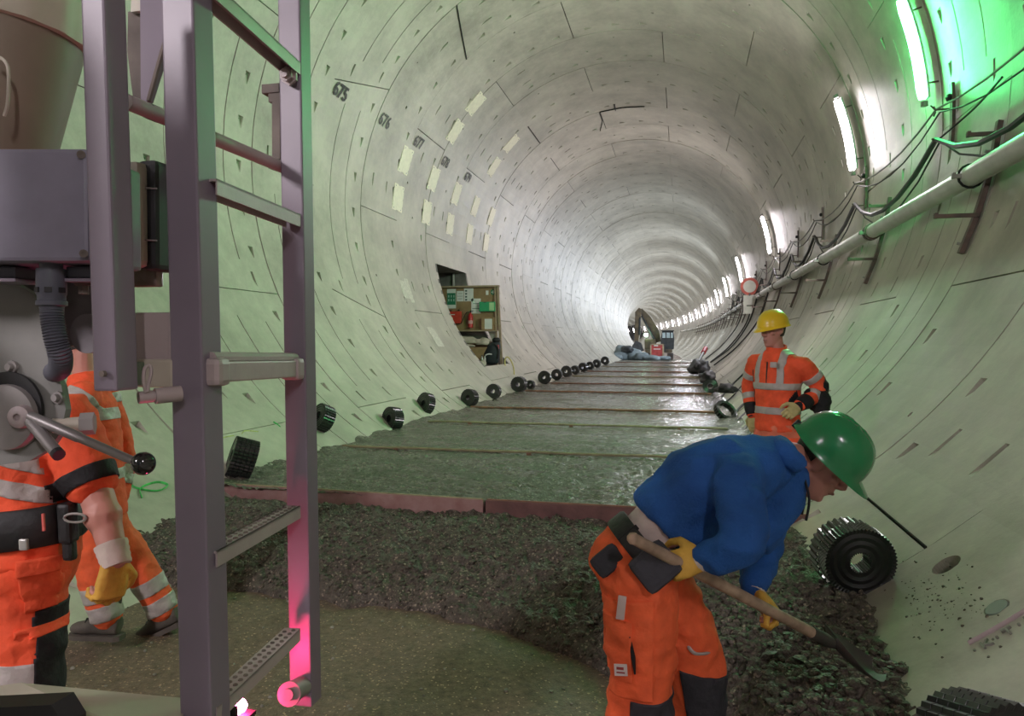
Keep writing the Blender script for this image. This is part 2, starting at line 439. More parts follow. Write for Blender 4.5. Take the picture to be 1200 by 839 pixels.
def std_features(seed, slots=False):
    rnd = random.Random(seed)
    PK = [(0.30 + i * 0.66, 1.66, 0.20, 0.14) for i in range(7) if 0.30 + i * 0.66 < LT - 0.3]
    if seed % 2: PK = [(0.50 + i * 0.66, 1.66, 0.20, 0.14) for i in range(6)]
    WD = [(LT - 0.78, t, 0.30, 0.065) for t in (0.50, 1.24)] + ([(0.36, 0.85, 0.30, 0.065)] if seed % 3 == 0 else [])
    PK = [p for p in PK if not any(abs(p[1] - w[1]) < 0.2 and abs(p[0] - w[0]) < 0.45 for w in WD)]
    RD = [(LT * 0.28, 0.42, 0.032, 0.03), (LT * 0.45, 1.02, 0.036, 0.03)]
    if seed % 2: RD = [(LT * 0.33, 0.36, 0.03, 0.03), (LT * 0.70, 1.10, 0.04, 0.03)]
    SL = [(0.42, LT - 0.42, 0.62), (0.50, LT - 0.50, 1.26)] if slots else []
    if slots: WD = [(LT - 0.78 + 0.44, 0.44, 0.26, 0.065), (LT - 0.34, 1.48, 0.26, 0.065)] ; RD = []
    return dict(pockets=PK + WD, rounds=RD, slots=SL)
SEGM = {}
def seg_get(key, **kw):
    if key not in SEGM: SEGM[key] = seg_mesh('lining_segment', **kw)
    return SEGM[key]
vault = empty('wall_vault', (0, 0, AZ), kind='structure')
vault['label'] = 'curved grey concrete segment lining of the tunnel with bolt pockets and joints'
ODD0, EVEN0 = 153.1, 179.0
rj = random.Random(5)
K_A, K_B = -8, 33
def seg_place(o, deg0, y, dr):
    mid = radians(deg0) + SEG / 2
    yc = y + RW / 2; th = 0.0 if yc < 60 else (yc - 60) / 900.0
    Rm = Matrix.Translation((axis_x(yc) + dr * cos(mid), yc, AZ + dr * sin(mid))) @ Matrix.Rotation(th, 4, 'Z') @ Matrix.Translation((0, -RW / 2, 0)) @ Matrix.Rotation(-radians(deg0), 4, 'Y')
    o.matrix_world = Rm
    o.parent = vault; o.matrix_parent_inverse = Matrix.Translation((0, 0, -AZ)); o.matrix_basis = Rm
HOLE_A0, HOLE_A1 = 187.6, 224.6      # the opening in the left wall (degrees), y 19.07 to 21.77
HOLE_Y0, HOLE_Y1 = 19.07, 21.77
for k in range(K_A, K_B + 1):
    base = EVEN0 if k % 2 == 0 else ODD0
    y = Y0 + RW * k
    ring_dr = rj.uniform(-0.010, 0.010)
    for s in range(NSEG):
        d0 = (base + degrees(SEG) * s) % 360
        mid = (d0 + degrees(SEG) / 2) % 360
        mirror = not (90 < mid < 270)
        seed = rj.randrange(3)
        kw = std_features(seed); key = ('std', seed, mirror)
        if k in (-1, -2, -3):
            kw = std_features(0, True); key = ('slot', mirror)
        if k == -1 and s in (6, 0, 1):
            sk0, sk1 = {6: (0, -0.052), 0: (-0.052, 0.052), 1: (0.052, 0)}[s]
            kw.update(skew0=sk0, skew1=sk1); key = key + ('sk', s)
        if k == 0 and s in (5, 6):
            sk0, sk1 = {5: (0, 0.05), 6: (0.05, 0)}[s]
            kw.update(skew0=sk0, skew1=sk1); key = key + ('sk0', s)
        if k in (-6, -5) and mid > 300 and mid < 345 - 18:
            pass
        if k == -6 and 270 < mid < 330:
            pass
        holes = None
        if k in (2, 3):
            a0, a1 = HOLE_A0 - d0, HOLE_A1 - d0
            lo, hi = max(a0, 0), min(a1, degrees(SEG))
            if hi > lo + 0.5:
                yy0, yy1 = max(HOLE_Y0 - y, 0), min(HOLE_Y1 - y, RW)
                h0 = radians(lo) if lo > 0 else GAP / RT
                h1 = radians(hi) if hi < degrees(SEG) - 0.01 else SEG - GAP / RT
                holes = (h0, h1, yy0 if yy0 > 0 else GAP, yy1 if yy1 < RW else RW - GAP)
                kw = dict(pockets=[], rounds=[], hole=holes); key = ('hole', k, s)
        if k > 16 and holes is None:
            kw = dict(pockets=[(0.7 + i * 1.2, 1.66, 0.2, 0.12) for i in range(3)], coarse=True); key = ('far', mirror)
        # the round grout hole and its plugged neighbour low on the right wall
        low = (307.45 - d0) % 360
        if k == -6 and 0.5 < low < degrees(SEG) - 0.5 and holes is None:
            kw = std_features(1); kw['pockets'] = [p for p in kw['pockets']]
            sl = radians((307.4 - d0) % 360) * RT
            if mirror: sl = LT - sl
            kw['pockets'] = [p for p in kw['pockets'] if abs(p[0] + 0.1 - sl) > 0.5]
            kw['rounds'] = [r for r in kw['rounds'] if abs(r[0] - sl) > 0.4]
            kw['big'] = [(sl, 1.69, 0.075, 0.16), (sl, 1.09, 0.055, 0.012)]; key = ('big', k, s)
        me = seg_get(key, mirror=mirror, **kw)
        o = bpy.data.objects.new('lining_segment', me); COL.objects.link(o)
        seg_place(o, d0, y, ring_dr + rj.uniform(-0.005, 0.005))
# rings further away (and the ones behind the camera): one joined part of plain segments
vs, fs = [], []
for k in list(range(-16, K_A)) + list(range(K_B + 1, 146)):
    base = EVEN0 if k % 2 == 0 else ODD0
    y = Y0 + RW * k; yc = y + RW / 2; th = 0.0 if yc < 60 else (yc - 60) / 900.0
    for s in range(NSEG):
        dr = rj.uniform(-0.008, 0.008); d0 = radians(base) + SEG * s
        n = 8; b = len(vs)
        for i in range(n + 1):
            a = d0 + 0.001 + (SEG - 0.002) * i / n
            for t in (0.006, RW - 0.006):
                for dep in (0, 0.05):
                    p = V(((RT + dr + dep) * cos(a), t - RW / 2, (RT + dr + dep) * sin(a))); p.rotate(Matrix.Rotation(th, 3, 'Z'))
                    vs.append((p.x + axis_x(yc), p.y + yc, p.z + AZ))
        for i in range(n):
            q = b + i * 4
            fs += [(q, q + 2, q + 6, q + 4), (q, q + 4, q + 5, q + 1), (q + 2, q + 3, q + 7, q + 6)]
        fs += [(b, b + 1, b + 3, b + 2), (b + n * 4, b + n * 4 + 2, b + n * 4 + 3, b + n * 4 + 1)]
me = bpy.data.meshes.new('distant_lining'); me.from_pydata(vs, [], fs)
far = link('distant_lining', me, vault, [M['lining']]); far['kind'] = 'stuff'
# dark backing seen only in the open joints
vs, fs = [], []
ys = [Y0 + RW * k for k in range(-16, 147)]
nn = 56
def backing_open(y, j):
    a = degrees(2 * pi * (j + 0.5) / nn)
    return HOLE_A0 - 3 < a < HOLE_A1 + 3 and HOLE_Y0 - 0.2 < y + 1 and y + 1 < HOLE_Y1 + 0.6
for y in ys:
    for j in range(nn):
        a = 2 * pi * j / nn; vs.append((axis_x(y) + (RT + 0.075) * cos(a), y, AZ + (RT + 0.075) * sin(a)))
for i in range(len(ys) - 1):
    for j in range(nn):
        if backing_open(ys[i], j): continue
        k = (j + 1) % nn; fs.append((i * nn + j, i * nn + k, (i + 1) * nn + k, (i + 1) * nn + j))
me = bpy.data.meshes.new('joint_filler'); me.from_pydata(vs, [], fs)
link('joint_filler', me, vault, [M['joint']])

# stencilled ring numbers: (text, degrees, y, height)
def wall_frame(deg, y, off=0.008):
    """x along the tunnel, y up along the wall (left wall reads from inside)"""
    a = radians(deg); p = wall(deg, y, RT - off)
    up = V((sin(a), 0, -cos(a)))
    if up.z < 0: up = -up
    ydir = V((0, 1, 0)) if cos(a) < 0 else V((0, -1, 0))
    return basis(p, ydir, up)
for t, dg, y in (('675', 157.6, 12.66), ('676', 157.0, 14.68), ('677', 156.2, 16.66), ('678', 156.0, 18.66), ('679', 155.6, 20.70)):
    put_text('ring_number', t, 0.36, wall_frame(dg, y, 0.018), M['ink'] if t == '675' else M['ink2'], vault)

# cream plates fixed to the left wall: pairs on five rings, a higher pair on two rings, two faded ones low down
def plate_mesh(w, h, th=0.012):
    pts = []; n = 5
    def edge(p, q, m):
        for i in range(m):
            for t, dpt in ((0.0, 0), (0.36, 0), (0.40, 1), (0.60, 1), (0.64, 0)):
                f = (i + t) / m; x = p[0] + (q[0] - p[0]) * f; z = p[1] + (q[1] - p[1]) * f
                L = hypot(q[0] - p[0], q[1] - p[1]); nx, nz = -(q[1] - p[1]) / L, (q[0] - p[0]) / L
                pts.append((x + nx * 0.02 * dpt, z + nz * 0.02 * dpt))
    c = [(-w / 2, -h / 2), (w / 2, -h / 2), (w / 2, h / 2), (-w / 2, h / 2)]
    for a, b, m in ((0, 1, 1), (1, 2, 3), (2, 3, 1), (3, 0, 3)): edge(c[a], c[b], m)
    return [(x, z) for x, z in pts]
def plate(deg, y, label, group, faded=False, w=0.60, h=0.60):
    Mx = wall_frame(deg, y, 0.010)
    mb = MB(); pl = plate_mesh(w, h)
    mb.prism([(x, z, -0.006) for x, z in pl], (0, 0, 0.012 if not faded else 0.004))
    o = mb.build('wall_plate', M['plate'] if not faded else M['plate_old'], None)
    o.matrix_world = Mx; o.matrix_basis = Mx
    tag(o, label, 'plate', group)
    if not faded:
        b2 = MB()
        for (x, z) in ((-w * .36, -h * .42), (w * .36, -h * .42), (-w * .36, h * .42), (w * .36, h * .42)): b2.cyl((x, z, 0.004), (x, z, 0.014), 0.014, 8)
        p = stuff(b2.build('screw', M['galv'], None)); p.parent = o
ordn = ['675-ward, nearest', 'second', 'third', 'fourth', 'farthest']
for i in range(5):
    wh = ['nearest', 'second nearest', 'middle', 'second farthest', 'farthest'][i]
    plate(162.4, 16.30 + 1.99 * i, 'cream scalloped plate on left tunnel wall, upper plate of the %s pair of five' % wh, 'cream plates on the left wall')
    plate(172.8, 16.30 + 1.99 * i, 'cream scalloped plate on left tunnel wall, lower plate of the %s pair of five' % wh, 'cream plates on the left wall')
plate(136.4, 18.37, 'topmost cream plate high on the left vault, above the other plates', 'cream plates on the left wall')
plate(146.7, 18.34, 'cream plate high on left vault, directly below the topmost cream plate', 'cream plates on the left wall')
plate(136.1, 22.34, 'cream plate high on the vault, right upper one, farther than the topmost plate', 'cream plates on the left wall')
plate(146.5, 22.34, 'cream plate high on the vault, lower of the farther right pair', 'cream plates on the left wall')
plate(198.6, 16.27, 'faded cream plate low on the left wall, beside the opening with the noticeboard', 'faded plates', True)
plate(212.9, 16.8, 'very faint cream plate lowest on the left wall, below the other faded one', 'faded plates', True, 0.5, 0.75)
plate(214.0, 24.1, 'small faded cream plate on the left wall beyond the noticeboard', 'faded plates', True, 0.4, 0.7)

# paint marks
def stroke(name, pts, r, m):
    """sprayed line following the wall: (deg, y) points"""
    ps = spline([wall(d, y, RT - 0.006) for d, y in pts], 5)
    mb = MB(); mb.tube(ps, r, 6, flat=0.35); return mb.build(name, m, vault)
stroke('spray_mark', [(236.4, 5.25), (235.2, 5.34), (235.0, 5.55), (235.8, 5.62), (236.1, 5.45), (235.0, 5.30), (234.0, 5.30)], 0.012, M['spray'])
stroke('spray_mark', [(234.2, 5.15), (233.2, 5.2), (233.5, 5.3)], 0.012, M['spray'])
stroke('spray_mark', [(230.0, 8.0), (230.6, 8.02), (231.2, 8.02)], 0.012, M['spray'])
stroke('chalk_mark', [(231.6, 6.75), (231.0, 6.9), (231.0, 7.1)], 0.010, M['chalk'])
stroke('chalk_mark', [(231.0, 7.25), (230.6, 7.35), (231.2, 7.55)], 0.010, M['chalk'])
# recessed strip with raised letters near the right edge
mb = MB()
ps = [wall(305.2 + .6 * i, 3.270, RT - 0.002) for i in range(9)]
mb.tube(ps, 0.018, 6, flat=0.3); mb.build('cast_strip', mat('pinkish_cast_strip', (0.42, 0.33, 0.33), 0.7), vault)
a = radians(307.3); tdir = V((-sin(a), 0, cos(a)))
put_text('cast_letters', '· K · T · U · H', 0.066, basis(wall(307.3, 3.205, RT - 0.010), tdir, V((0, 1, 0))), mat('cast_letter_shaded', (.24, .23, .20), .7), vault, 0.005)  # darker grey stands in for the shade along the letter edges
mb = MB(); p = wall(307.4, 3.42, RT + .004); mb.lathe(p, V((-cos(a), 0, -sin(a))), [(0, .001), (0, .050), (.010, .047), (.010, .001)], 24); mb.build('grout_plug', mat('plug_grey_green', (.22, .26, .22), .6), vault)
def joint_strip(pts, r=0.016):  # near-black strip laid on the wall to read as an open joint
    mb = MB(); mb.tube([wall(d, y, RT - 0.002) for d, y in pts], r, 6, flat=0.5); return mb.build('dark_joint_strip', M['hole'], vault)
joint_strip([(124.75, 14.34), (127.6, 15.33), (130.4, 16.32)], 0.028)
joint_strip([(127.6, 22.34), (127.6, 24.32)], 0.018)
joint_strip([(104.1, 26.30), (101.9, 25.3), (101.8, 24.34)], 0.026)
joint_strip([(101.7, 24.335), (93, 24.335), (84.6, 24.335)], 0.020)
joint_strip([(95.6, 23.9), (95.8, 24.5)], 0.035)
joint_strip([(307.45, 6.32), (307.45, 4.34)], 0.008)
# ------------------------------------------------------------------ ground
def half_w(z, r=RT):
    return sqrt(max(0.01, r * r - (z - AZ) ** 2))
def fbm(x, y, z=0.0, o=4):
    return noise.fractal((x, y, z), 1.0, 2.0, o)
def grid_obj(name, xs_of, ys, zf, m, nx, smooth=True):
    vs, fs = [], []
    for y in ys:
        x0, x1 = xs_of(y)
        for i in range(nx + 1):
            x = x0 + (x1 - x0) * i / nx
            vs.append((x + axis_x(y), y, zf(x, y)))
    for j in range(len(ys) - 1):
        for i in range(nx):
            q = j * (nx + 1) + i; fs.append((q, q + 1, q + nx + 2, q + nx + 1))
    me = bpy.data.meshes.new(name); me.from_pydata(vs, [], fs)
    for p in me.polygons: p.use_smooth = smooth
    return link(name, me, None, [m])
def inv_z(x, y):
    z = BASE + 0.020 * fbm(x * 1.2, y * 1.2) + 0.006 * fbm(x * 9, y * 9, 3)
    return z
ys = [-18 + i * 1.0 for i in range(18)] + [i * 0.045 for i in range(110)] + [5 + i * 2.0 for i in range(123)]
fl = grid_obj('floor', lambda y: (-half_w(BASE) - .05, half_w(BASE) + .05), ys, inv_z, M['invert'], 110)
tag(fl, 'bare dirty brown concrete invert in front of the fresh concrete', kind='structure')
PL_Y = 6.03                                     # the stop-end plank
ys = [PL_Y + 0.03]
while ys[-1] < 57.5: ys.append(ys[-1] + max(0.03, (ys[-1] - 4) * 0.0105))
def slab_z(x, y):
    e = min(1.0, max(0.0, (y - 6) / 5)); k = 1.0 - 0.55 * e
    z = 0.012 * fbm(x * 2.2, y * 1.4) + k * 0.022 * fbm(x * 15, y * 15, 2, 3) + k * 0.016 * noise.noise((x * 34, y * 34, 5))
    d = abs(x) - 2.25
    if d > 0: z += min(0.05, d * 0.12) * (0.6 + fbm(x * 4, y * 2))
    rr = (x - 2.0) ** 2 + ((y - 6.4) * 0.9) ** 2
    z -= 0.20 * math.exp(-((x - 2.40) ** 2 / 0.05 + (y - 6.42) ** 2 / 0.10))
    return z
sl = grid_obj('floor_slab', lambda y: (-2.66, 2.66), ys, slab_z, M['slab'], 170)
tag(sl, 'wet freshly poured grey concrete slab running up the tunnel', kind='structure')
mb = MB(); mb.box((axis_x(57.5), 57.5, BASE / 2 - .01), (5.2, 0.06, -BASE)); e = mb.build('slab_end', M['slab'], sl)
# heap of fresh concrete in front of the plank
def front_y(x):
    P = [(-3, 4.25), (-2.45, 4.33), (-2.0, 4.47), (-1.5, 4.54), (-.85, 4.50), (-.2, 4.42), (.45, 4.32), (.92, 4.10), (1.23, 3.90), (1.5, 3.55), (1.72, 3.10), (1.92, 2.70), (2.1, 2.2), (2.4, 1.6), (3, 1.2)]
    for (a, b), (c, d) in zip(P, P[1:]):
        if a <= x <= c: return b + (d - b) * (x - a) / (c - a)
    return P[-1][1]
def heap_z(x, y):
    fy = front_y(x) + 0.10 * fbm(x * 2.5, 1.7)
    t = (y - fy) / (PL_Y - fy)
    if t <= 0: return BASE - 0.05
    s = (y - fy)
    top = -0.10 + 0.045 * fbm(x * 1.1, y * 1.3, 4)
    if x > 1.4: top += 0.10 * min(1, (x - 1.4) / .8) * max(0, 1 - abs(y - 3.9) / 2.2)
    u = min(1.0, s / (1.15 if x < 1.3 else 0.7)); u = u * u * (3 - 2 * u)
    k = 0.42 * min(1.0, s / 0.16) ** 0.55 + 0.58 * u
    z = BASE + (top - BASE) * k
    lob = math.exp(-((s - 0.50 - 0.22 * fbm(x * 1.3, 9)) / 0.13) ** 2); z += 0.055 * lob * (0.6 + 1.2 * fbm(x * 2.2, y * 2.2, 7))
    front = math.exp(-(s / 0.9) ** 2)
    z += front * min(1, s / .12) * 0.06 * (0.5 - noise.voronoi((x * 4.5, y * 4.5, 2.3))[0][0]) * 1.3
    cl = noise.voronoi((x * 9, y * 9, 0.3))[0][0]; c2 = noise.voronoi((x * 22, y * 22, 1.3))[0][0]
    amp = 0.6 + 0.5 * fbm(x * .9 + 3, y * .9)
    z += (0.075 * (0.55 - cl) + 0.030 * (0.5 - c2)) * amp * min(1, s / 0.15) + 0.030 * fbm(x * 17, y * 17, 6, 3) * min(1, s / .1)
    return z
ys = [1.15 + i * 0.0175 for i in range(int((PL_Y - 0.02 - 1.15) / 0.0175) + 1)]
ys.append(PL_Y - 0.015)
vs, fs = [], []
nx = 290
def hx(i): return -2.72 + (2.90 + 2.72) * i / nx
row = {}
for j, y in enumerate(ys):
    for i in range(nx + 1):
        x = hx(i)
        z = heap_z(x, y)
        w = half_w(max(z, -0.3)) + 0.02
        if abs(x) <= w or True:
            row[(i, j)] = len(vs); vs.append((x, y, z))
for j in range(len(ys) - 1):
    for i in range(nx):
        q = [row[(i, j)], row[(i + 1, j)], row[(i + 1, j + 1)], row[(i, j + 1)]]
        if all(vs[v][2] < BASE - 0.03 for v in q): continue
        if all(hypot(vs[v][0], vs[v][2] - AZ) > RT + 0.03 for v in q): continue
        fs.append(tuple(q))
me = bpy.data.meshes.new('concrete_heap'); me.from_pydata(vs, [], fs)
bm = bmesh.new(); bm.from_mesh(me); bmesh.ops.delete(bm, geom=[v for v in bm.verts if not v.link_faces], context='VERTS'); bm.to_mesh(me); bm.free()
heap = link('concrete_heap', me, None, [M['heap']])
tag(heap, 'lumpy heap of fresh dark grey concrete in front of the red plank', 'concrete', kind='stuff')
# loose clods and stones: on the heap's foot, on the bare invert, splashed on the right wall
_bm = bmesh.new(); bmesh.ops.create_icosphere(_bm, subdivisions=1, radius=1); _bm.verts.index_update()
ICO_V = [q.co.copy() for q in _bm.verts]; ICO_F = [[q.index for q in f.verts] for f in _bm.faces]; _bm.free()
def blob(mb, c, r, rnd, n=None):
    sx, sy, sz = rnd.uniform(.7, 1.3) * r, rnd.uniform(.7, 1.3) * r, rnd.uniform(.55, .95) * r; t = rnd.uniform(0, 6.3); ct, st = cos(t), sin(t)
    vs = []
    for q in ICO_V:
        k = rnd.uniform(.72, 1.18); x, y, z = q.x * sx * k, q.y * sy * k, q.z * sz * k
        vs.append((c[0] + x * ct - y * st, c[1] + x * st + y * ct, c[2] + z))
    mb.add(vs, ICO_F)
rnd = random.Random(11)
mb = MB()
for i in range(10500):
    x = rnd.uniform(-2.55, 2.62); f_ = front_y(x) - 0.05; y = rnd.uniform(f_, PL_Y - .05)
    if i % 3 == 0: x = rnd.uniform(1.2, 2.6); y = rnd.uniform(front_y(x) - .02, min(PL_Y - .05, front_y(x) + 2.4))
    z = heap_z(x, y)
    if z < BASE - .03 or abs(x) > half_w(z) - .03: continue
    near = max(0, min(1, (x - .8) / .9)) * max(0, min(1, (5.4 - y) / 1.2))
    r = rnd.uniform(0.008, 0.017) + near * rnd.uniform(0.0, 0.014) + (0.012 if rnd.random() < .05 else 0)
    blob(mb, (x, y, z + r * .1), r, rnd)
cl = mb.build('concrete_clods', M['heap'], heap, smooth=60, fix=False); cl['kind'] = 'stuff'
mb = MB()
for i in range(420):
    x = rnd.uniform(-2.4, 1.7); y = rnd.uniform(1.6, front_y(x) - 0.03)
    blob(mb, (x, y, inv_z(x, y) + 0.003), rnd.choice((0.004, 0.005, 0.007, 0.009, 0.012)), rnd)
st = mb.build('loose_stones', M['pebble'], None, smooth=True, fix=False)
tag(st, 'scattered small stones lying on the bare brown invert', 'stones', kind='stuff')
mb = MB()
for i in range(230):
    cdeg, cy = rnd.choice(((306.3, 3.75), (305.8, 3.95), (305.0, 3.75), (305.6, 3.55)))
    d = cdeg + rnd.gauss(0, 0.9); y = cy + rnd.gauss(0, 0.18)
    blob(mb, wall(d, y, RT - 0.003), rnd.choice((0.002, 0.003, 0.004, 0.006, 0.009)), rnd)
sp = mb.build('concrete_splashes', M['heap'], None, smooth=True, fix=False)
tag(sp, 'dark concrete splashes stuck low on the right wall above the heap', 'splashes', kind='stuff')

# stop-end planks: two dusty red boards end to end, a third behind the bending worker
def plank(x0, x1, y0, y1, m, label, h=0.17, th=0.045):
    d = V((x1 - x0, y1 - y0, 0)); L = d.length; rot = Matrix.Rotation(atan2(d.y, d.x), 3, 'Z')
    o = empty('formwork_board', ((x0 + x1) / 2, (y0 + y1) / 2, 0.012 - h), label, 'board', 'red formwork boards across the tunnel')
    mb = MB(); mb.box((o.location.x, o.location.y, 0.012 - h / 2), (L - 0.01, th, h), rot, 0.004); mb.build('plank', m, o)
    mb = MB(); mb.box((o.location.x, o.location.y, 0.016), (L - 0.03, 0.022, 0.010), rot, 0.003); mb.build('top_rail', M['batten'] if m is M['rust_board'] else M['batten_red'], o)
    return o
plank(-2.66, 0.04, 6.17, 6.03, M['rust_board'], 'long dusty pinkish red board across the tunnel, left of the joint')
plank(0.05, 1.62, 6.03, 6.02, M['rust_board2'], 'darker red board continuing the long pinkish board, behind the bending worker')
plank(1.63, 2.62, 6.02, 6.05, M['rust_board2'], 'short dark red board ending at the right wall, past the bending worker')
# thin screed battens across the slab
for i, (y, x0, x1, red) in enumerate(((8.65, -2.53, 2.3, 0), (11.68, -2.45, 2.35, 0), (14.4, -2.5, 2.3, 1), (19.5, -2.45, 2.4, 1), (23.4, -2.5, 2.35, 1), (28.4, -2.45, 2.35, 0), (33.2, -2.5, 2.3, 1), (40.0, -2.5, 2.35, 0), (48.0, -2.5, 2.35, 1))):
    o = empty('screed_batten', (0, y, 0), '%s batten across the wet slab, %s from the red plank' % ('thin rusty' if red else 'thin pale wooden', ['first', 'second', 'third', 'fourth', 'fifth', 'sixth', 'seventh', 'eighth', 'ninth'][i]), 'batten', 'screed battens on the slab')
    mb = MB(); n = 10
    mb.tube([(x0 + (x1 - x0) * t / n, y + 0.015 * t / n + 0.006 * sin(t * 1.7), 0.026 + 0.004 * sin(t * 2.3 + y)) for t in range(n + 1)], 0.017 if i < 2 else 0.022, 6)
    mb.build('rod', M['batten_red'] if red else M['batten'], o)
    mb = MB()
    for t in (0.15, 0.5, 0.85): mb.box((x0 + (x1 - x0) * t, y + .01, 0.008), (0.05, 0.06, 0.03))
    stuff(mb.build('support_blocks', M['batten_red'], o))

# ------------------------------------------------------------------ coils of black dimpled sheet
def coil(loc, axis, R1, w, r0, label, teeth=58, wraps=1, up=None, tail=True, shiny=True, group='black coils along the slab'):
    """loc: centre; axis: direction of the open end"""
    d = V(axis).normalized(); x, y = frame(d, up)
    o = empty('dimpled_coil', V(loc), label, 'coil', group)
    mb = MB(); n = teeth * 2
    nw = 5
    def rad(j): return R1 + (0.012 if j % 2 == 0 else 0.0) * R1 / 0.24
    rings = []
    for i in range(nw + 1):
        h = -w / 2 + w * i / nw
        for e in (0.06, 0.94):
            if i == nw: break
            hh = h + w / nw * e
            rr = 1.0 if e < .5 else 1.0
            rings.append([V(loc) + d * hh + (x * cos(2 * pi * j / n) + y * sin(2 * pi * j / n)) * rad(j) for j in range(n)])
            if e > .5 and i < nw - 1:
                rings.append([V(loc) + d * (hh + w / nw * .03) + (x * cos(2 * pi * j / n) + y * sin(2 * pi * j / n)) * (R1 - 0.004) for j in range(n)])
    inner = [[V(loc) + d * h + (x * cos(2 * pi * j / n) + y * sin(2 * pi * j / n)) * (r0 + (0.006 if j % 4 < 2 else 0)) for j in range(n)] for h in (w * .47, -w * .47)]
    # end faces stepped like the wound layers
    def face_rings(s):
        out = []; m = 6
        for q in range(1, m + 1):
            rr = R1 - (R1 - r0) * q / (m + 0.5)
            out.append([V(loc) + d * (s * (w * .47 - 0.005 * (q % 2))) + (x * cos(2 * pi * j / n) + y * sin(2 * pi * j / n)) * rr for j in range(n)])
        return out
    mb.loft(rings + face_rings(1) + inner + face_rings(-1)[::-1], closed=True)
    mb.build('rolled_sheet', M['blackpl'] if shiny else M['blackmat'], o)
    if tail:
        mb = MB(); T = []; oc = V(loc) - x * R1 * .10 - y * R1 * .02 - d * w * .95
        for t in range(118):
            a = -2.6 + t * 0.047; rr = R1 * 1.03 + (0.010 if t % 4 < 2 else 0)
            c = oc + (x * cos(a) + y * sin(a)) * rr; c2 = oc + (x * cos(a) + y * sin(a)) * (rr - 0.006)
            T.append([c - d * w * .45, c + d * w * .45, c2 + d * w * .45, c2 - d * w * .45])
        mb.loft(T); mb.build('loose_wrap', M['blackpl'], o)
    return o
coil(at(1004, 655, 3.93), (0.16, -1, -0.10), 0.178, 0.12, 0.050, 'big black toothed coil on the heap against the right wall', up=V((0.3, 0, 1)))
coil(at(1160, 892, 2.36), (0.35, -0.9, 0.25), 0.19, 0.26, 0.07, 'black studded coil cut by the bottom right corner', teeth=40, tail=False)
coil((-2.56, 6.50, 0.20), (-0.72, -0.55, 0.30), 0.19, 0.23, 0.06, 'upright black studded coil behind the ladder, beside the red plank', teeth=34, tail=False)
coil((-2.88, 8.80, 0.36), (-0.5, -0.75, 0.4), 0.17, 0.17, 0.06, 'half hidden black coil between the ladder rail and the left wall', teeth=30, tail=False)
coil((-2.68, 10.70, 0.16), (-0.5, -0.80, 0.15), 0.175, 0.17, 0.05, 'fat black coil on the left slab edge, first one clear of ladder', teeth=34, tail=False)
coil((-2.80, 12.55, 0.24), (-0.55, -0.80, 0.25), 0.19, 0.14, 0.05, 'thin tilted black coil leaning on the left wall, beyond the fat coil', teeth=30, tail=False)
names = ['black coil with small pale hole, third from the fat coil along the left edge', 'upright black ring with white centre, just below the noticeboard', 'fat pair coil on left slab edge, left one of a touching pair', 'small black coil touching the fat pair coil on its right',
         'upright black ring standing alone on left edge beyond the touching pair', 'black ring before the trio, sixth ring beyond the noticeboard', 'black ring in the middle of the far trio on the left edge', 'black ring at the far end of the trio on left edge',
         'dark flattened coil two thirds along the left slab edge', 'small dark coil before the grey sacks, third from the end', 'small dark coil before the grey sacks, second from the end', 'tiny dark coil beside the grey sacks at the slab end']
pts = [(-2.62, 14.75, .17, .17), (-2.62, 16.75, .17, .12), (-2.55, 19.2, .2, .2), (-2.5, 20.5, .12, .12), (-2.58, 23.1, .2, .14), (-2.58, 25.5, .19, .14), (-2.58, 27.7, .21, .14), (-2.58, 30.0, .18, .14), (-2.6, 32.7, .2, .2), (-2.6, 35.2, .19, .14), (-2.6, 38.0, .21, .14), (-2.62, 42.5, .24, .16)]
for (x, y, r, w), nm in zip(pts, names):
    coil((x, y, r + 0.02), (-0.25 + rnd.uniform(-.2, .1), -1, rnd.uniform(-.1, .2)), r, w, r * 0.30, nm, teeth=22, tail=False)
coil((2.38, 19.6, .21), (-0.1, -1, 0.1), .19, .14, .07, 'black ring standing on the right slab edge near the far debris', teeth=22, tail=False, group='coils on the right edge')
coil((2.42, 13.6, .12), (0.5, -0.6, 0.7), .20, .10, .15, 'loose black ring lying on the wet right slab edge', teeth=24, tail=False, group='coils on the right edge')
# dark heaps of sheet and hoses further along the right edge
def hose(name, pts, r, label, cat='hose', m=None, group=None):
    mb = MB(); mb.tube(spline(pts, 6), r, 7); o = mb.build(name, m or M['cable'], None, smooth=True); tag(o, label, cat, group); return o
hose('rubber_hose', [(1.66, 8.6, .03), (1.72, 8.65, .12), (1.95, 8.7, .21), (2.2, 8.75, .24), (2.45, 8.8, .21), (2.62, 8.9, .12)], 0.030, 'black hose arching over the wet slab behind the bending worker')
hose('rubber_hose', [(1.98, 8.72, .22), (2.02, 8.7, .10), (2.05, 8.7, .03)], 0.022, 'short black hose end hanging from the arching hose')
for i, (d, y, L, b) in enumerate(((310, 9.6, 1.4, .5), (309, 10.6, 1.6, -.4), (311, 11.6, 1.2, .5), (310, 12.7, 1.7, .4), (312, 13.9, 1.3, -.3), (313, 16.2, 2.0, .5), (314, 18.2, 1.9, .6))):
    ps = [wall(302 - 2 * (i % 2), y, RT - .03), wall(305, y + L * .3, RT - .05), wall(308, y + L * .62 + b * .3, RT - .04), wall(d + 1.5, y + L, RT - .035)]
    hose('waterstop_cable', ps, 0.016 if i % 2 else 0.022, 'black cable lying on the lower right wall, %s of seven beyond the standing worker' % ['nearest', 'second', 'third', 'fourth', 'fifth', 'sixth', 'farthest'][i], 'cable', group='cables on the lower right wall')
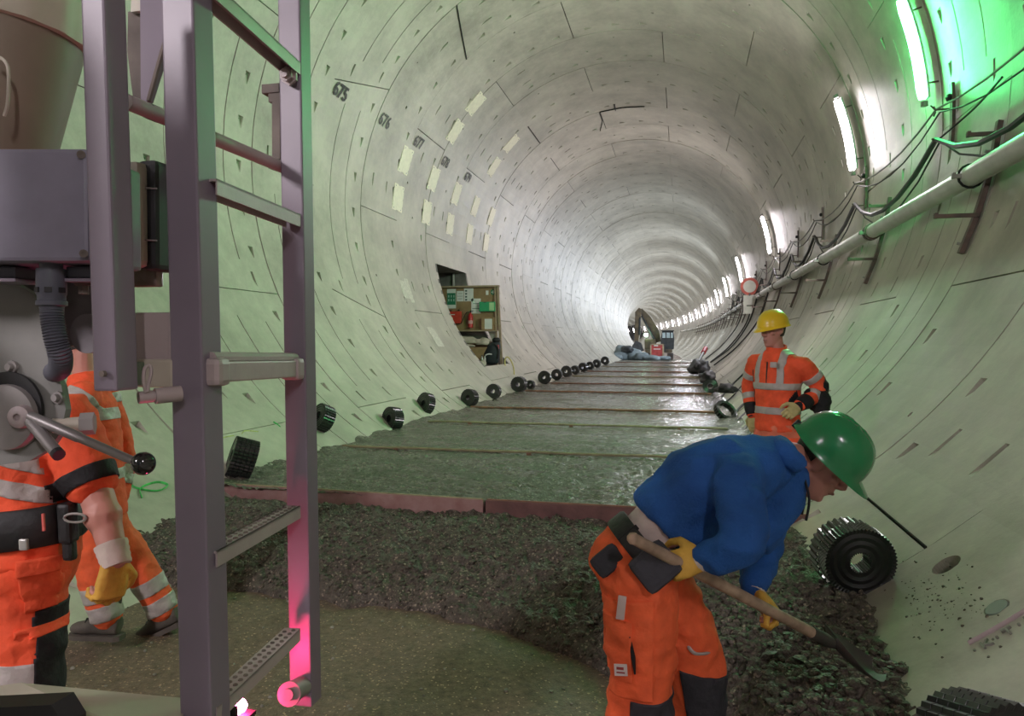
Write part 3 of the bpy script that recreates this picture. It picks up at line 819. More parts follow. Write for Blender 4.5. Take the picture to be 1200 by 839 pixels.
for i, (y0, dy, sag) in enumerate(((26, 7, .5), (30, 7, -.5), (31.5, 6, .2), (36, 9, .8))):
    ps = [wall(350, y0, RT - .25), wall(336, y0 + dy * .25, RT - .1), wall(322, y0 + dy * .6 + sag, RT - .05), wall(309, y0 + dy, RT - .04)]
    hose('hanging_cable', ps, 0.030, 'black cable hanging down the right wall, %s of four before the excavator' % ['nearest', 'second', 'third', 'farthest'][i], 'cable', group='cables hanging from the pipe rack')
def rag(c, s, label, m, seed, name='black_sheet', cat='sheet', lump=0.45):
    r = random.Random(seed); bm = bmesh.new(); bmesh.ops.create_icosphere(bm, subdivisions=3, radius=1)
    for q in bm.verts:
        n = noise.fractal(q.co * 1.6 + V((seed, 0, 0)), 1, 2, 3); q.co *= 1 + lump * n
        q.co = V((q.co.x * s[0], q.co.y * s[1], max(q.co.z, -0.6) * s[2])) + V(c)
    me = bpy.data.meshes.new(name); bm.to_mesh(me); bm.free()
    o = link(name, me, None, [m], True); tag(o, label, cat); return o
rag((2.45, 24.0, .20), (.28, 1.0, .22), 'crumpled black sheet on the right slab edge, nearer of two piles', M['blackmat'], 3)
rag((2.35, 30.5, .30), (.40, 2.2, .34), 'long crumpled black sheet on right slab edge below hanging cables', M['blackmat'], 5)
rag((2.62, 17.0, .30), (.22, .35, .12), 'small black bag caught on the lower right wall', M['blackmat'], 8, 'black_bag', 'bag')
# corrugated black pipe piece behind the short red board
mb = MB(); c0, c1 = V((2.42, 6.45, .10)), V((2.72, 6.75, .36)); d = (c1 - c0)
mb.lathe(c0, d, [(d.length * i / 18, 0.055 + 0.012 * (i % 2)) for i in range(19)], 12); tag(mb.build('ribbed_pipe', M['blackpl'], None, smooth=True), 'short black ribbed pipe leaning on the right wall behind the red board', 'pipe')
o = empty('drill_lance', (2.75, 30, .3), 'red tipped grey lance lying on the right slab edge far back', 'lance')
mb = MB(); mb.tube([(2.35, 33.4, .45), (2.62, 35.0, .85)], .07, 10); mb.build('shaft', M['steel'], o)
mb = MB(); mb.tube([(2.62, 35.0, .85), (2.74, 35.7, 1.04)], .11, 10); mb.build('red_tip', mat('signal_red', (0.75, 0.06, 0.07), .5), o)

# ------------------------------------------------------------------ lamps on the right wall
def make_lamp(y, green, label):
    o = empty('wall_lamp', wall(12.2, y, RT - .06), label, 'lamp', 'tube lamps on the right wall')
    degs = [4.2 + 16.0 * i / 10 for i in range(11)]
    hw = 0.07 if green else 0.125
    plate_ = []
    for g in degs:
        c_, q_ = wall(g, y, RT - 0.165), wall(g, y, RT - 0.130)
        plate_.append([c_ + V((0, -hw, 0)), c_ + V((0, hw, 0)), q_ + V((0, hw * .8, 0)), q_ + V((0, -hw * .8, 0))])
    mb = MB(); mb.loft(plate_); mb.build('housing', M['lampbody'], o)
    face = [wall(g, y, RT - 0.222) for g in degs]
    mb = MB(); mb.tube(face, [0.03] + [0.050] * 9 + [0.03], 12, side=V((0, 1, 0))); mb.build('diffuser', M['lamp_g'] if green else M['lamp_w'], o, smooth=True)
    ld = bpy.data.lights.new('lamp_light', 'AREA'); ld.shape = 'RECTANGLE'; ld.size = 0.10; ld.size_y = 1.30
    ld.energy = WATT_G if green else (WATT_REAR if y < 0 else WATT_W * (1.0 if y < 45 else 1.9)); ld.color = COL_G if green else (COL_W if y < 35 else COL_FAR)
    lo = bpy.data.objects.new('lamp_light', ld); COL.objects.link(lo)
    a = radians(12.2); c_ = wall(12.2, y, RT - 0.29); nrm = V((-cos(a), 0, -sin(a)))
    lo.matrix_world = basis(c_, V((0, 1, 0)), V((-sin(a), 0, cos(a))))
    if (lo.matrix_world.to_3x3() @ V((0, 0, -1))).dot(nrm) < 0: lo.matrix_world = basis(c_, V((0, -1, 0)), V((-sin(a), 0, cos(a))))
    lo.parent = o; lo.matrix_parent_inverse = Matrix.Translation(-o.location)
    for g in (degs[0] - .5, degs[-1] + .5):
        mb = MB(); mb.cyl(wall(g, y, RT - 0.19), wall(g + (.7 if g > 10 else -.7), y, RT - .19), 0.045, 10); mb.build('end_cap', M['steel'], o)
    for g in (6.5, 18):
        mb = MB(); mb.cyl(wall(g, y, RT - 0.135), wall(g, y, RT + .01), 0.012, 6); mb.build('stand_off', M['bracket'], o)
    mb = MB(); mb.tube(spline([wall(3.0, y, RT - .12), wall(2.2, y + .02, RT - .06), wall(1.2, y - .05, RT - .10)], 4), 0.010, 6); mb.build('lead', M['cable'], o)
    return o
for i, y in enumerate(LAMP_Y):
    n_ = i - 2
    lab = ['added white tube lamp on the wall far behind the camera', 'added white tube lamp on the wall behind the camera'][i] if i < 2 else 'white tube lamp on right wall, %s beyond the green lamp' % ORD[n_]
    make_lamp(y, False, lab)
for y in GREEN_Y:
    make_lamp(y, True, 'green glowing tube lamp at the top right' if y > 0 else 'green glowing tube lamp on the right wall, %s' % ('above the camera' if y > 0 else 'behind the camera'))

# unseen floodlight added behind the camera on the left to brighten the foreground
fp = V((-2.2, -2.8, 3.6)); aim = (V((0.9, 5.0, -.2)) - fp).normalized()
o = empty('added_floodlight', fp, 'added white floodlight on a pole behind the camera, lighting the foreground', 'floodlight')
sx_, sy_ = frame(aim)
rot = Matrix((sx_, sy_, aim)).transposed()
mb = MB(); mb.box(fp - aim * .05, (.86, .56, .08), rot, .01); mb.build('housing', M['blackmat'], o)
mb = MB(); mb.box(fp - aim * .006, (.80, .50, .01), rot); mb.build('added_glass', M['lamp_w'], o)
mb = MB(); mb.cyl(fp - aim * .09, fp - aim * .09 + V((0, 0, -.3)), .02, 8); mb.cyl((fp.x - aim.x * .09, fp.y - aim.y * .09, 3.2), (fp.x - aim.x * .09, fp.y - aim.y * .09, BASE), .03, 10); mb.build('added_pole', M['steel'], o)
ld = bpy.data.lights.new('lamp_light', 'AREA'); ld.shape = 'RECTANGLE'; ld.size = .80; ld.size_y = .50; ld.energy = WATT_FLOOD; ld.color = COL_W
lo = bpy.data.objects.new('lamp_light', ld); COL.objects.link(lo); lo.matrix_world = basis(fp + aim * .02, sx_, -sy_)
if (lo.matrix_world.to_3x3() @ V((0, 0, -1))).dot(aim) < 0: lo.matrix_world = basis(fp + aim * .02, sx_, sy_)
lo.parent = o; lo.matrix_parent_inverse = Matrix.Translation(-fp)
# ------------------------------------------------------------------ pipe, brackets and cables on the right wall
PR, PD = 4.66, -13.3
pipe = empty('service_pipe', wall(PD, 10, PR), 'long grey pipe on brackets along the right wall', 'pipe')
ys_ = [-4 + i * 4.05 for i in range(40)]
def pp(y):
    return wall(PD + min(1.8, max(0, (y - 8)) * 0.06), y, PR - 0.02)
pcs = [8.4 + 4.05 * k for k in range(-3, 34)]
for a, b in zip(pcs[1::3], pcs[4::3]):
    mb = MB(); n = 6; mb.tube([pp(a + .03 + (b - a - .06) * i / n) for i in range(n + 1)], 0.104, 14); mb.build('pipe_length', M['pipe'], pipe, smooth=50)
for a in pcs[1::3]:
    mb = MB(); d = (pp(a + .2) - pp(a - .2)); mb.lathe(pp(a - .09), d, [(0, .10), (0, .128), (.06, .128), (.06, .115), (.12, .115), (.12, .128), (.18, .128), (.18, .10)], 14); mb.build('coupling', M['bracket'], pipe)
def bracket(y, label, arms=((4.46, 3.44), (4.33, 3.03), (4.17, 2.63)), far_=False):
    o = empty('pipe_bracket', wall(-16, y, 4.82), label, 'bracket', 'pipe brackets on the right wall')
    ax = axis_x(y)
    post = [wall(g, y + 0.02, RT - 0.045) for g in (-6.3, -10, -14, -18, -22.5)]
    mb = MB()
    for p, q in zip(post, post[1:]):
        d = q - p; x, yv = frame(d, V((0, 1, 0))); rot = Matrix((x, yv, d.normalized())).transposed()
        mb.box((p + q) / 2, (0.075, 0.05, d.length + .012), rot)
    mb.build('post', M['bracket'], o)
    for k, (xa, z) in enumerate(arms):
        xe = sqrt((RT - .05) ** 2 - (z - AZ) ** 2)
        mb = MB(); mb.box(((xa + xe) / 2 + ax, y - 0.03, z), (xe - xa, 0.045, 0.04), None, .004); mb.box((xa + .02 + ax, y - .03, z + .005), (0.03, 0.05, 0.055)); mb.build('arm', M['bracket'] if k != 1 else M['steel'], o)
    mb = MB(); c = pp(y); n = 14
    mb.tube([c + V(((.118) * cos(t), 0, .118 * sin(t))) for t in [2 * pi * i / n for i in range(n)]], 0.013, 5, closed=True); mb.build('clamp', M['blackmat'], o)
    if not far_:
        mb = MB(); p = wall(-10, y, RT - .09); mb.cyl(p, p + V((-.05, 0, .005)), .018, 6); p = wall(-21.6, y, RT - .09); mb.cyl(p, p + V((-.03, 0, .01)), .015, 6); stuff(mb.build('bolts', M['steel'], o))
    return o
od = ['nearest, cut by the right edge', 'second from the right edge', 'third from the right edge', 'fourth from the right edge', 'fifth from the right edge', 'sixth from the right edge']
for i in range(24):
    y = 8.4 + 4.05 * i
    bracket(y, 'dark three armed pipe bracket on the right wall, ' + (od[i] if i < 6 else ORD[i] + ' from the right edge'), far_=i > 5)
bracket(4.35, 'dark pipe bracket on right wall just outside the right edge')
# cable hangers: small posts with two hooks on the wall, cables sagging between them
def hanger(y, label):
    o = empty('cable_hanger', wall(0, y, RT - .03), label, 'hanger', 'cable hangers on the right wall')
    mb = MB()
    ps = [wall(g, y, RT - .03) for g in (4.2, 1.5, -1.5, -4.6)]
    for p, q in zip(ps, ps[1:]):
        d = q - p; x, yv = frame(d, V((0, 1, 0))); rot = Matrix((x, yv, d.normalized())).transposed(); mb.box((p + q) / 2, (0.09, 0.035, d.length), rot)
    mb.build('rail', M['bracket'], o)
    for g in (0.6, -4.0):
        p = wall(g, y, RT - .05); mb = MB(); mb.tube([p, p + V((-.17, 0, 0)), p + V((-.19, 0, .04))], .012, 6); mb.build('hook', M['bracket'], o)
    mb = MB(); p = wall(2.2, y, RT - .07); mb.ball(p, (.04, .05, .05), 8); mb.build('knob', M['blackmat'], o)
    return o
HY = [5.4, 9.9, 14.2, 18.3, 22.0, 26, 30, 34, 38, 42, 46, 50]
for i, y in enumerate(HY):
    hanger(y, 'small dark cable hanger on the right wall, ' + (['outside the right edge', 'right under the green lamp', 'under the first white lamp', 'first beyond the first white lamp', 'second beyond the first white lamp'][i] if i < 5 else ORD[i - 2] + ' beyond the first white lamp'))
def run(name, deg, off, sag, r, label, m):
    pts = []
    for a, b in zip(HY, HY[1:]):
        for t in range(6):
            f = t / 6; pts.append(wall(deg - sag * 4 * f * (1 - f), a + (b - a) * f, RT - off))
    mb = MB(); mb.tube(pts, r, 6); o = mb.build(name, m, None, smooth=True); tag(o, label, 'cable', 'cables along the right wall')
run('wall_cable', 0.7, 0.21, 2.2, 0.013, 'thin grey cable, uppermost on the right wall hangers', M['cable_g'])
run('wall_cable', 0.2, 0.17, 3.6, 0.010, 'thin dark cable close under the uppermost grey cable', M['cable'])
run('wall_cable', -3.8, 0.20, 6.0, 0.032, 'thick black cable sagging between the hangers on right wall', M['cable'])
run('wall_cable', -4.0, 0.15, 7.5, 0.012, 'thin black cable sagging lowest between hangers on right wall', M['cable'])
mb = MB(); mb.tube(spline([wall(-1.5, 8.3, RT - .1), wall(-2.6, 9.0, RT - .1), wall(-3.9, 9.9, RT - .18)], 5), .012, 6); tag(mb.build('short_cable', M['cable'], None), 'short dark cable end beside the thick cable near right edge', 'cable')
# white board with round red bordered sign on the rack
o = empty('warning_sign', wall(-11.5, 31.5, 4.42), 'small white board with round red ringed sign on the pipe rack', 'sign')
c = wall(-10.2, 31.5, 4.40)
mb = MB(); mb.box(c + V((0, 0, -.45)), (0.48, .03, .75)); mb.build('board', mat('white_sign', (.75, .75, .68), .5, var=.05), o)
mb = MB(); mb.lathe(c + V((0, .01, .28)), (0, -1, 0), [(0, .0), (0, .36), (.02, .36), (.02, .0)], 24); mb.build('ring', mat('sign_red', (.65, .12, .08), .5), o)
mb = MB(); mb.lathe(c + V((0, -.012, .28)), (0, -1, 0), [(0, .0), (0, .25), (.006, .25), (.006, .0)], 24); mb.build('disc', mat('sign_pale', (.75, .74, .66), .5, var=.05), o)
mb = MB(); mb.cyl(c + V((0, -.02, -.05)), c + V((0, -.05, -.05)), .05, 8); mb.box(c + V((.02, -.02, -.5)), (.26, .012, .05)); stuff(mb.build('fitting', M['bracket'], o))
# ------------------------------------------------------------------ side opening with noticeboard
nb = empty('wall_niche', (0, 0, 0), kind='structure'); nb['label'] = 'dark rectangular opening cut into the left lining'
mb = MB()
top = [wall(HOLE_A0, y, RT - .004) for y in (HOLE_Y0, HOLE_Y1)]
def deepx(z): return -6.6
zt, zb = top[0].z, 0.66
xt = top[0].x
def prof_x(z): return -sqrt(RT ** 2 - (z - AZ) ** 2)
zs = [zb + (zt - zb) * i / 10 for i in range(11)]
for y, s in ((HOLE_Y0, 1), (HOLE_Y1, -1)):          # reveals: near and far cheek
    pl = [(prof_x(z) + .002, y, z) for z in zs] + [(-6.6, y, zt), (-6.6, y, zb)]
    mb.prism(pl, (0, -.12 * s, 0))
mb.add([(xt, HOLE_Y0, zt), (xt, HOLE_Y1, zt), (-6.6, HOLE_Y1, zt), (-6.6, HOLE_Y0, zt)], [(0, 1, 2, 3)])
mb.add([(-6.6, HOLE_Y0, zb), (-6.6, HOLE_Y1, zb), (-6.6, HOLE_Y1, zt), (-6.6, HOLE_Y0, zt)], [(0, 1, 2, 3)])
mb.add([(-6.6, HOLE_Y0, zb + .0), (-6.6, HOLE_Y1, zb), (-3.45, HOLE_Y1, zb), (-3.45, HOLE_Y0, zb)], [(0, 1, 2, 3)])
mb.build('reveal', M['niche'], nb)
mb = MB(); mb.box((-5.15, HOLE_Y1 - .06, 3.2), (.05, .05, .46)); mb.box((-5.6, 21.2, 3.0), (.06, .06, .9)); mb.build('steel_post', M['pipe'], nb)
# timber board with shelf, standing at the far cheek
ply = mat('plywood', (.34, .23, .115), .6, col2=(.24, .155, .075), scale=3.5)
timber = mat('pale_timber', (.42, .33, .22), .6, col2=(.30, .22, .14), scale=6)
BY = 21.62
bd = empty('noticeboard', (-4.65, BY, .75), 'tall plywood noticeboard with shelf standing in the left wall opening', 'noticeboard')
mb = MB(); mb.box((-4.65, BY, 2.35), (1.86, .03, 1.30)); mb.build('panel', ply, bd)
mb = MB(); mb.box((-4.65, BY - .06, 3.02), (1.96, .16, .05)); mb.build('top_rail', timber, bd)
mb = MB(); mb.box((-4.65, BY - .13, 1.68), (1.9, .28, .035)); mb.build('shelf', timber, bd)
def post(x0, x1, w): 
    mb = MB(); mb.prism([(x0 - w / 2, BY - .10, 3.0), (x0 + w / 2, BY - .10, 3.0), (x1 + w / 2, BY - .10, .62), (x1 - w / 2, BY - .10, .62)], (0, .08, 0)); return mb.build('post', timber, bd)
post(-3.72, -3.60, .07); post(-3.80, -3.74, .05)
mb = MB(); mb.box((-4.5, BY + .02, 1.05), (1.5, .03, .6)); mb.build('back_panel', ply, bd)
mb = MB(); mb.prism([(-4.03, BY - .03, 1.66), (-3.76, BY - .03, 1.66), (-3.72, BY - .03, 1.1), (-3.9, BY - .03, 1.35)], (0, .02, 0)); mb.build('pale_gusset', M['lining'], bd)
paper = mat('paper_white', (.74, .76, .72), .8, var=.03)
pgreen = mat('paper_green', (.02, .20, .10), .7, var=.1)
pdark = mat('print_dark', (.06, .11, .10), .7)
BF = BY - .017
def bx(u): return -5.53 + (u - 518) * (1.83 / 68)
def bz(v): return 3.0 - (v - 337) * (1.32 / 50)
def sheet(u0, v0, u1, v1, label, m=None, name='pinned_notice', cat='notice', lines=0, tilt=0.0):
    x0, x1, z1, z0 = bx(u0), bx(u1), bz(v0), bz(v1)
    c = V(((x0 + x1) / 2, BF - .004, (z0 + z1) / 2))
    o = empty(name, c, label, cat, 'notices on the plywood board')
    mb = MB(); mb.box(c, (x1 - x0, .004, z1 - z0)); mb.build('sheet', m or paper, o)
    if lines:
        mb = MB()
        for k in range(lines):
            z = z1 - (z1 - z0) * (k + 1) / (lines + 1); mb.box((c.x, BF - .0075, z), ((x1 - x0) * (.8 if k % 2 else .62), .002, (z1 - z0) * .035))
        stuff(mb.build('print', pdark, o))
    return o
o = sheet(525.5, 338.5, 536, 361, 'tall white notice with a green block, leftmost on the board')
mb = MB(); mb.box((bx(530.6), BF - .008, bz(350)), (bx(535.6) - bx(525.8), .003, bz(344) - bz(357.5))); mb.build('green_block', pgreen, o)
mb = MB()
for i in range(3):
    for j in range(2): mb.box((bx(527.5 + i * 3), BF - .0105, bz(347 + j * 4.4)), (.035, .002, .075))
stuff(mb.build('pictograms', mat('print_pale_green', (.35, .55, .45), .7), o))
sheet(537, 341, 545, 353, 'small white notice between the green block notice and the pictogram one', lines=3)
o = sheet(545.5, 338, 556.5, 353, 'white notice with four dark pictograms, top centre of the board')
mb = MB()
for j in range(4): mb.box((bx(548), BF - .008, bz(341 + j * 3.4)), (.06, .003, .05)); 
stuff(mb.build('pictograms', pdark, o))
sheet(554, 350, 565, 367, 'white notice below the pictogram notice, slightly lower right', lines=2)
sheet(571, 341, 574, 346, 'tiny white slip near the top right corner of the board')
o = empty('rescue_sign', (bx(579.5), BF - .01, bz(343)), 'small green first aid sign with white cross, board top right', 'sign')
mb = MB(); mb.lathe((bx(579.5), BF - .004, bz(343)), (0, -1, 0), [(0, 0), (0, .085), (.004, .085), (.004, 0)], 20); mb.build('disc', pgreen, o)
mb = MB(); mb.box((bx(579.5), BF - .011, bz(343)), (.03, .004, .11)); mb.box((bx(579.5), BF - .0112, bz(343)), (.11, .004, .03)); mb.build('cross', paper, o)
# green first aid box
o = empty('first_aid_box', (bx(574), BF - .06, bz(361)), 'green first aid box with pale label on the noticeboard', 'box')
mb = MB(); mb.box((bx(573.5), BF - .06, bz(359.5)), (bx(583) - bx(564.5), .12, bz(354) - bz(365)), None, .012); mb.build('case', mat('first_aid_green', (.03, .36, .15), .45, var=.06), o)
mb = MB(); mb.box((bx(578.8), BF - .123, bz(359.5)), (bx(581.5) - bx(576), .004, bz(355) - bz(364))); mb.build('label', mat('label_lime', (.40, .68, .35), .6, var=.05), o)
mb = MB(); mb.box((bx(571), BF - .124, bz(354.6)), (.08, .012, .02)); mb.build('latch', pdark, o)
# red emergency case with white emblem, left
o = empty('alarm_case', (bx(533), BF - .08, bz(371)), 'red case with round pale button on the left of the board', 'case')
mb = MB(); mb.box((bx(533), BF - .07, bz(371.5)), (bx(543) - bx(523), .14, bz(364) - bz(378)), None, .02); mb.build('case', mat('case_red', (.62, .06, .035), .4, var=.1), o)
mb = MB(); mb.lathe((bx(532), BF - .14, bz(373)), (0, -1, 0), [(0, 0), (0, .05), (.02, .045), (.02, 0)], 14); mb.build('button', mat('button_cream', (.8, .75, .55), .4), o)
mb = MB(); mb.box((bx(532.5), BF - .1425, bz(368.3)), (.20, .004, .025)); mb.build('lettering', paper, o)
mb = MB(); mb.box((bx(530), BF - .07, bz(363.6)), (.09, .05, .03)); mb.box((bx(540), BF - .07, bz(363.4)), (.05, .05, .03)); stuff(mb.build('lugs', M['blackmat'], o))
# fire extinguisher
X, Z0 = bx(554), bz(383.5)
o = empty('fire_extinguisher', (X, BF - .09, Z0), 'red fire extinguisher with black hose hung on the noticeboard', 'extinguisher')
exr = mat('extinguisher_red', (.52, .025, .025), .3, var=.06, coat=.3)
mb = MB(); mb.lathe((X, BF - .09, Z0), (0, 0, 1), [(0, .06), (.01, .075), (.36, .075), (.40, .055), (.43, .025), (.46, .022)], 20); mb.build('cylinder', exr, o, smooth=50)
mb = MB(); mb.box((X, BF - .09, Z0 + .48), (.03, .035, .05)); mb.box((X + .04, BF - .09, Z0 + .515), (.11, .02, .014)); mb.box((X + .03, BF - .09, Z0 + .485), (.09, .02, .012)); mb.build('valve', M['blackmat'], o)
mb = MB(); mb.tube(spline([(X - .02, BF - .09, Z0 + .47), (X - .12, BF - .10, Z0 + .46), (X - .20, BF - .11, Z0 + .33), (X - .28, BF - .09, Z0 + .16), (X - .38, BF - .08, Z0 + .12)], 5), .012, 7); mb.build('hose', M['cable'], o)
mb = MB(); mb.lathe((X, BF - .09, Z0 + .12), (0, 0, 1), [(0, .0761), (.10, .0761)], 20, cap=False); mb.build('label', mat('label_pink', (.65, .35, .33), .6), o)
# carton with paper, hung right of the extinguisher
o = empty('carton', (bx(575), BF - .09, bz(385.5)), 'brown cardboard carton with white paper, lower right of the board', 'box')
cb = mat('cardboard', (.36, .24, .12), .8, var=.1)
mb = MB(); mb.box((bx(575), BF - .10, bz(378.8)), (bx(582) - bx(568), .20, bz(371.5) - bz(386))); mb.build('box', cb, o)
mb = MB(); mb.box((bx(575.8), BF - .202, bz(379.3)), (bx(580) - bx(571.5), .004, bz(373.5) - bz(385))); mb.build('paper', paper, o)
# sacks and things on the lower shelf
sack = mat('sackcloth', (.52, .47, .38), .85, var=.12, scale=4)
rag((-4.60, 21.3, 1.38), (.30, .18, .13), 'crumpled pale sack under the shelf, upper left', sack, 21, 'sack', 'sack')
rag((-4.12, 21.3, 1.33), (.26, .18, .12), 'crumpled pale sack under the shelf, right beside the carton', sack, 22, 'sack', 'sack')
rag((-4.72, 21.2, 1.22), (.34, .16, .07), 'flat pale sack lowest under the shelf', sack, 23, 'sack', 'sack')
o = empty('open_crate', (-4.35, 21.35, .8), 'brown wooden crate under the sacks in the wall opening', 'crate')
mb = MB(); mb.box((-4.35, 21.18, .98), (.90, .02, .42)); mb.build('front', cb, o)
for x in (-4.80, -3.90):
    mb = MB(); mb.box((x, 21.37, .98), (.02, .38, .42)); mb.build('side', cb, o)
for i, x in enumerate((-3.98, -4.06)):
    o = empty('water_bottle', (x, 21.0, .72), 'small clear grey bottle beside the black bag, %s' % ('right one' if i == 0 else 'left one'), 'bottle', 'bottles by the black bag')
    mb = MB(); mb.lathe((x, 21.0, .70), (0, 0, 1), [(0, .03), (.005, .036), (.17, .036), (.22, .014), (.24, .014)], 12); mb.build('body', mat('bottle_grey', (.45, .45, .42), .2), o, smooth=True)
    mb = MB(); mb.cyl((x, 21.0, .94), (x, 21.0, .965), .016, 10); mb.build('cap', M['blackmat'], o)
# black rucksack leaning on the posts
o = empty('rucksack', (-3.78, 21.25, .70), 'black rucksack with pale swoosh leaning on the board post', 'bag')
rk = mat('rucksack_black', (.022, .03, .036), .7, var=.3, scale=5)
mb = MB(); R_ = []
for h, w, dp, xo in ((0, .20, .12, 0), (.06, .24, .16, 0), (.30, .25, .18, .03), (.50, .21, .15, .09), (.62, .15, .11, .14), (.68, .08, .06, .16)):
    R_.append([V((-3.86 + xo + w * cos(2 * pi * j / 16), 21.25 + dp * sin(2 * pi * j / 16), .70 + h)) for j in range(16)])
mb.loft(R_); mb.build('body', rk, o, smooth=60)
mb = MB(); mb.ball((-3.69, 21.24, 1.40), (.13, .12, .09), 12); mb.build('lid', M['blackmat'], o, smooth=True)
mb = MB(); mb.tube(spline([(-3.98, 21.06, .82), (-3.98, 21.05, .94), (-3.88, 21.05, .99), (-3.78, 21.06, .98)], 5), .018, 6, flat=.4); mb.build('swoosh', mat('swoosh_grey', (.6, .62, .6), .6), o)
mb = MB(); mb.tube(spline([(-3.72, 21.08, 1.3), (-3.60, 21.1, 1.15), (-3.62, 21.12, .85)], 4), .022, 6, flat=.5); mb.build('strap', M['blackmat'], o)
mb = MB(); mb.box((-3.60, 21.12, 1.2), (.05, .03, .12)); mb.build('tag', mat('tag_pink', (.55, .1, .13), .6), o)
# yellow hoop and red rod on the wall foot right of the bag
mb = MB(); n = 20; c = V((-3.28, 21.2, .60))
mb.tube([c + V((.12 * cos(t) - .16 * sin(t) * .6, .1 * sin(t), .30 * sin(t))) for t in [2 * pi * i / n for i in range(n)]], .022, 7, closed=True)
tag(mb.build('yellow_hoop', mat('hoop_yellow', (.60, .50, .20), .5), None, smooth=True), 'yellow hose hoop lying on the wall beside the noticeboard post', 'hoop')
mb = MB(); mb.tube([(-3.86, 20.7, .62), (-3.42, 20.95, .64)], .018, 7); tag(mb.build('red_rod', mat('rod_red', (.5, .1, .09), .5), None), 'short red rod between the black bag and the yellow hoop', 'rod')
rag((-3.92, 20.55, .72), (.11, .1, .10), 'small pale bundle on the wall foot under the bag', sack, 31, 'cloth_bundle', 'cloth')
rag((-4.02, 20.35, .70), (.12, .1, .06), 'small grey rag at the left of the pale bundle', M['niche'], 33, 'grey_rag', 'rag')

# ------------------------------------------------------------------ excavator at the end of the slab
ex = empty('excavator', (-.3, 61.5, BASE), 'dirty yellow excavator with raised boom at the end of the slab', 'excavator')
exy = mat('excavator_yellow', (.20, .15, .085), .5, col2=(.07, .055, .04), scale=3)
exd = mat('excavator_dark', (.045, .05, .055), .5, var=.3, scale=3)
track = mat('track_steel', (.10, .09, .085), .6, var=.3)
for i, x in enumerate((-1.05, .75)):
    t = MB(); zt_ = BASE + .4
    prof = [(60.3 + .38 * cos(a), zt_ + .38 * sin(a)) for a in [pi / 2 + pi * q / 8 for q in range(9)]] + [(62.8 + .38 * cos(a), zt_ + .38 * sin(a)) for a in [-pi / 2 + pi * q / 8 for q in range(9)]]
    t.prism([(x - .22, y, z) for y, z in prof], (.45, 0, 0)); to = t.build('track', track, ex)
    t = MB()
    for q in range(7): t.box((x, 60.1 + .0 + q * .45, BASE + .79), (.47, .12, .04))
    for q in range(5): t.box((x, 59.91 - .02, BASE + .15 + q * .13), (.47, .05, .06))
    stuff(t.build('grousers', M['bracket'], to))
mb = MB(); mb.box((-.15, 61.6, .62), (2.1, 2.6, .28), None, .05); mb.build('chassis', exy, ex)
mb = MB(); mb.box((-.85, 62.1, 1.15), (.9, 2.0, .85), None, .08); mb.build('engine_cover', exy, ex)
mb = MB(); mb.box((-.1, 60.5, .85), (1.0, .5, .6), None, .05); mb.build('boom_foot', exd, ex)
cabm = MB(); cabm.prism([(.02, 60.35, .75), (1.02, 60.35, .75), (1.06, 60.45, 1.6), (.98, 60.6, 2.2), (.1, 60.6, 2.2), (0, 60.45, 1.6)], (0, 1.55, 0)); cab = cabm.build('cab', exd, ex)
gl = mat('cab_glass_lit', (.55, .68, .72), .15, var=.1)
for (x0, x1) in ((.12, .38), (.44, .74), (.80, .96)):
    mb = MB(); mb.prism([(x0, 60.44, 1.66), (x1, 60.44, 1.66), (x1 - .02, 60.56, 2.08), (x0 + .01, 60.56, 2.08)], (0, -.03, .008)); mb.build('window', gl, cab)
mb = MB(); mb.box((.55, 61.2, 2.24), (1.0, 1.5, .07), None, .03); mb.build('roof', exd, cab)
def beam(name, pts, ws, th, m, par):
    mb = MB(); R_ = []
    for i, p in enumerate(pts):
        a = pts[max(i - 1, 0)]; b = pts[min(i + 1, len(pts) - 1)]; d = (V(b) - V(a)).normalized(); n_ = V((0, 1, 0)).cross(d).normalized(); w = ws[i] / 2; p = V(p)
        R_.append([p + n_ * w + V((0, th / 2, 0)), p + n_ * w - V((0, th / 2, 0)), p - n_ * w - V((0, th / 2, 0)), p - n_ * w + V((0, th / 2, 0))])
    mb.loft(R_); return mb.build(name, m, par)
def ea(u, v, d=60.5): return tuple(at(u, v, d))
bm_ = beam('boom', [ea(771, 401), ea(768, 389), ea(759, 373), ea(750.5, 363)], [.5, .62, .52, .34], .36, exy, ex)
st_ = beam('stick', [ea(750.5, 361.5, 60.2), ea(748, 366, 60.2), ea(747, 384, 60.2), ea(745.5, 404, 60.2)], [.25, .5, .42, .28], .28, exy, ex)
mb = MB(); mb.cyl(ea(752, 370, 60.3), ea(759, 383, 60.3), .08, 10); mb.cyl(ea(759, 383, 60.3), ea(767, 398, 60.3), .10, 10); mb.build('hydraulic_ram', exd, ex)
mb = MB(); mb.cyl(ea(750, 372, 60), ea(749, 392, 60), .08, 10); mb.build('stick_ram', exd, ex)
mb = MB(); mb.prism([ea(738.5, 411, 59.6), ea(741, 405, 59.6), ea(745, 399, 59.6), ea(751, 402, 59.6), ea(754, 411, 59.6), ea(748, 414, 59.6)], (0, .8, 0)); bk = mb.build('bucket', exd, ex)
mb = MB()
for q in range(4): mb.box(V(ea(738.5, 411.5, 59.7)) + V((0, q * .2, 0)), (.16, .07, .07))
stuff(mb.build('teeth', track, bk))
mb = MB(); mb.ball(ea(757, 392.5, 60.0), (.17, .1, .17), 10); mb.build('work_light', mat('excavator_light', (.6, 1, .7), .3, emit=(.55, 1.0, .62), estr=9), ex)
